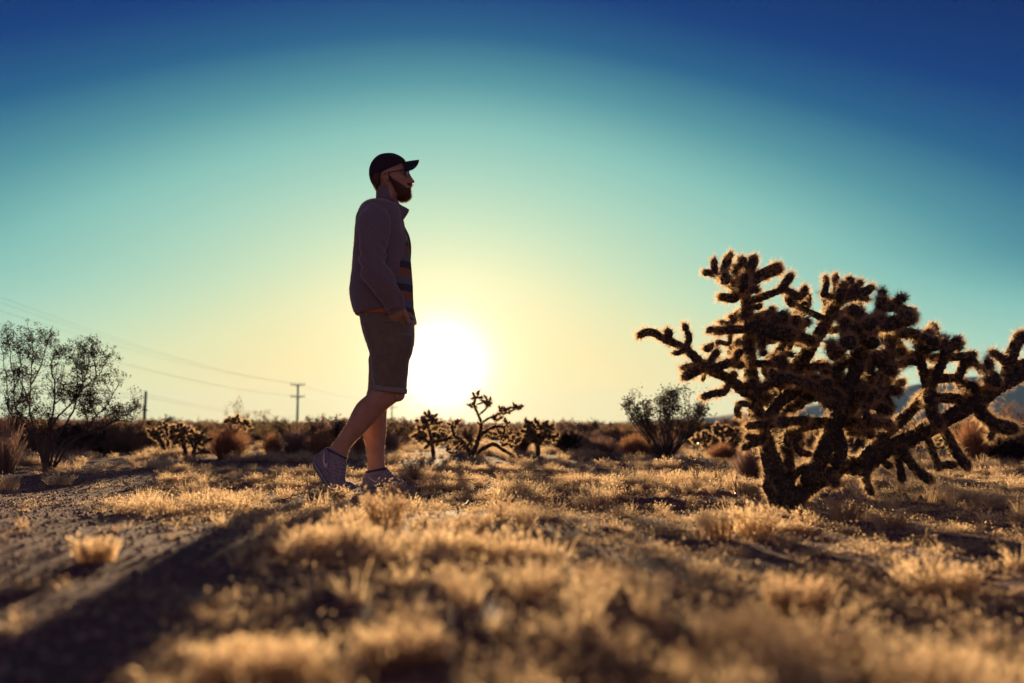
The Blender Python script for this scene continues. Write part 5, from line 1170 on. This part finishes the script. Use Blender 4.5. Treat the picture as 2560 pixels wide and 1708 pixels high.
def wire(label, pts, Ys, r, sag=0.0):
    A = at(*pts[0], Ys[0]); B = at(*pts[1], Ys[1]); t = np.linspace(0, 1, 60)[:, None]; P = A*(1-t)+B*t; P[:, 2] -= (4*t*(1-t))[:, 0]*sag
    b = P[0].copy(); mb = MB(); mb.tube(P-b, r, 4, cap=False); o = mb.build('power_line', WIRE); o.location = b.tolist(); tag(o, label, 'power line', 'power lines at the left')
top = [(733,959),(740,959),(752,959)]; low = [(735,990),(754,990)]
for i, (e, y0, lab) in enumerate(((top[0], 738, 'highest thin wire sloping down to the crossarm pole'), (top[1], 753, 'second highest wire sloping to the crossarm pole'), (top[2], 776, 'third wire from the top, sloping to the crossarm pole'), (low[0], 815, 'upper of two fainter wires passing over the creosote'), (low[1], 828, 'lower of two fainter wires passing over the creosote'))):
    wire(lab, ((-60, y0-18), e), (110, 262), .011, 1.6)
for (y0, y1, ym, lab) in ((986, 1041, 962, 'upper wire between the short pole and the crossarm pole'), (993, 1046, 985, 'lower wire between the short pole and the crossarm pole')):
    wire(lab, ((366, y0), (742, y1)), (118, 262), .020, .7)
for (y0, y1, lab) in ((956, 985, 'upper wire from the left edge to the short pole'), (966, 994, 'lower wire from the left edge to the short pole')):
    wire(lab, ((-60, y0), (366, y1)), (80, 118), .016, .25)
for (a, b, lab) in (((748,962),(978,1000),'faint wire running from the crossarm pole behind the man'), ((978,1000),(1043,1042),'faintest wire, low behind the man\'s legs')):
    wire(lab, (a, b), (262, 420) if a[0] < 900 else (420, 640), .02, 1.5)
# ------------------------------------------------------------------ far buildings
PAINT = principled('faded pale wall', (0.38, 0.36, 0.42), 0.8, noise=(2, (0.28, 0.27, 0.33), .4, .6)); ROOFM = principled('dusty metal roof', (0.42, 0.42, 0.5), 0.5); DARKW = principled('dark window', (0.02, 0.02, 0.03), 0.2, spec=.6)
def shed(label, px, pyb, pyt, wpx, Y, deep=5.0):
    b = at(px, pyb, Y); t = at(px, pyt, Y); w = wpx/F*Y; h = t[2]-b[2]; root = thing('shed', label, 'building', b.tolist())
    m = MB(); box(m, (0, deep/2, h*.38), w, deep, h*.76); m.build('wall', PAINT, root, smooth=False)
    v = [(-w*.54,-.3,h*.76),(w*.54,-.3,h*.76),(w*.54,deep+.3,h*.76),(-w*.54,deep+.3,h*.76),(-w*.54,deep/2,h),(w*.54,deep/2,h)]
    mesh_obj('roof', v, [[0,1,5,4],[2,3,4,5],[1,2,5],[3,0,4],[3,2,1,0]], ROOFM, root, smooth=False)
    for q in (-.28, .22):
        m = MB(); box(m, (w*q, -.03, h*.42), w*.2, .06, h*.26); f = m.build('window', PAINT, root, smooth=False); m = MB(); box(m, (w*q, -.07, h*.42), w*.17, .04, h*.21); m.build('pane', DARKW, f, smooth=False)
shed('pale little shed far behind the left creosote stems', 112, 1080, 1064, 22, 62, 4)
shed('low pale building at the right edge behind the cactus', 2590, 1122, 1086, 180, 26, 5)
# ------------------------------------------------------------------ far scrub that reads as one mass
def far_scrub():
    def join(tw, lf, mat): 
        o = tw.build('scrub', TWIG, link=False)
        return o
    col = bpy.data.collections.new('scrub sources')
    for i in range(4): col.objects.link(broom(500+i, 1.0, .62, 700, wid=.004, seeds=1.6).build('scrub_clump', (STRAW, GREYBRUSH, GREYBRUSH, OLIVE)[i], link=False, smooth=False))
    for i in range(3):
        tw, lf = open_bush(520+i, 1.3, .85, 22, .02, dens=1.2); v1, f1 = lf.data()
        col.objects.link(mesh_obj('scrub_leaves', v1, f1, (OLIVE, DARKLEAF, GREYBRUSH)[i], link=False, smooth=False))
    r = np.random.RandomState(8); n = 9500
    y = 13+150*r.rand(n)**1.8; x = (r.rand(n)*2-1)*(y*.60+2)
    free = np.ones(n, bool)
    for cx, cy in CHOLLAS: free &= ~((abs((x-cx)-(S[0]/S[1])*(y-cy)) < .55) & (y > cy-.2) & (y < cy+9))
    keep = free & (r.rand(n) < np.clip(.5+fbm(x*.12, y*.12, 71, 2)*1.3+(y > 22)*.4, .05, 1)); x, y = x[keep], y[keep]
    s = np.interp(y, [13, 30, 165], [.50, .56, .72])*(.6+.6*r.rand(len(x)))
    scatter('distant_scrub', np.stack([x, y, gh(x, y)], -1), s, col, seed=9, tilt=.08)
far_scrub()
# ------------------------------------------------------------------ the dusty evening air
def haze():
    mb = MB(); box(mb, (0, 0, 21.5), 3000, 3000, 47)
    v, f = mb.data()
    m, N, L = mat_new('dusty air')
    out = N.new('ShaderNodeOutputMaterial'); vs = N.new('ShaderNodeVolumePrincipled'); L.new(vs.outputs[0], out.inputs['Volume'])
    vs.inputs['Color'].default_value = (0.2, 0.45, 0.8, 1); vs.inputs['Density'].default_value = 0.00018; vs.inputs['Anisotropy'].default_value = 0.3
    o = mesh_obj('haze', v, f, m, smooth=False); tag(o, kind='stuff')
haze()
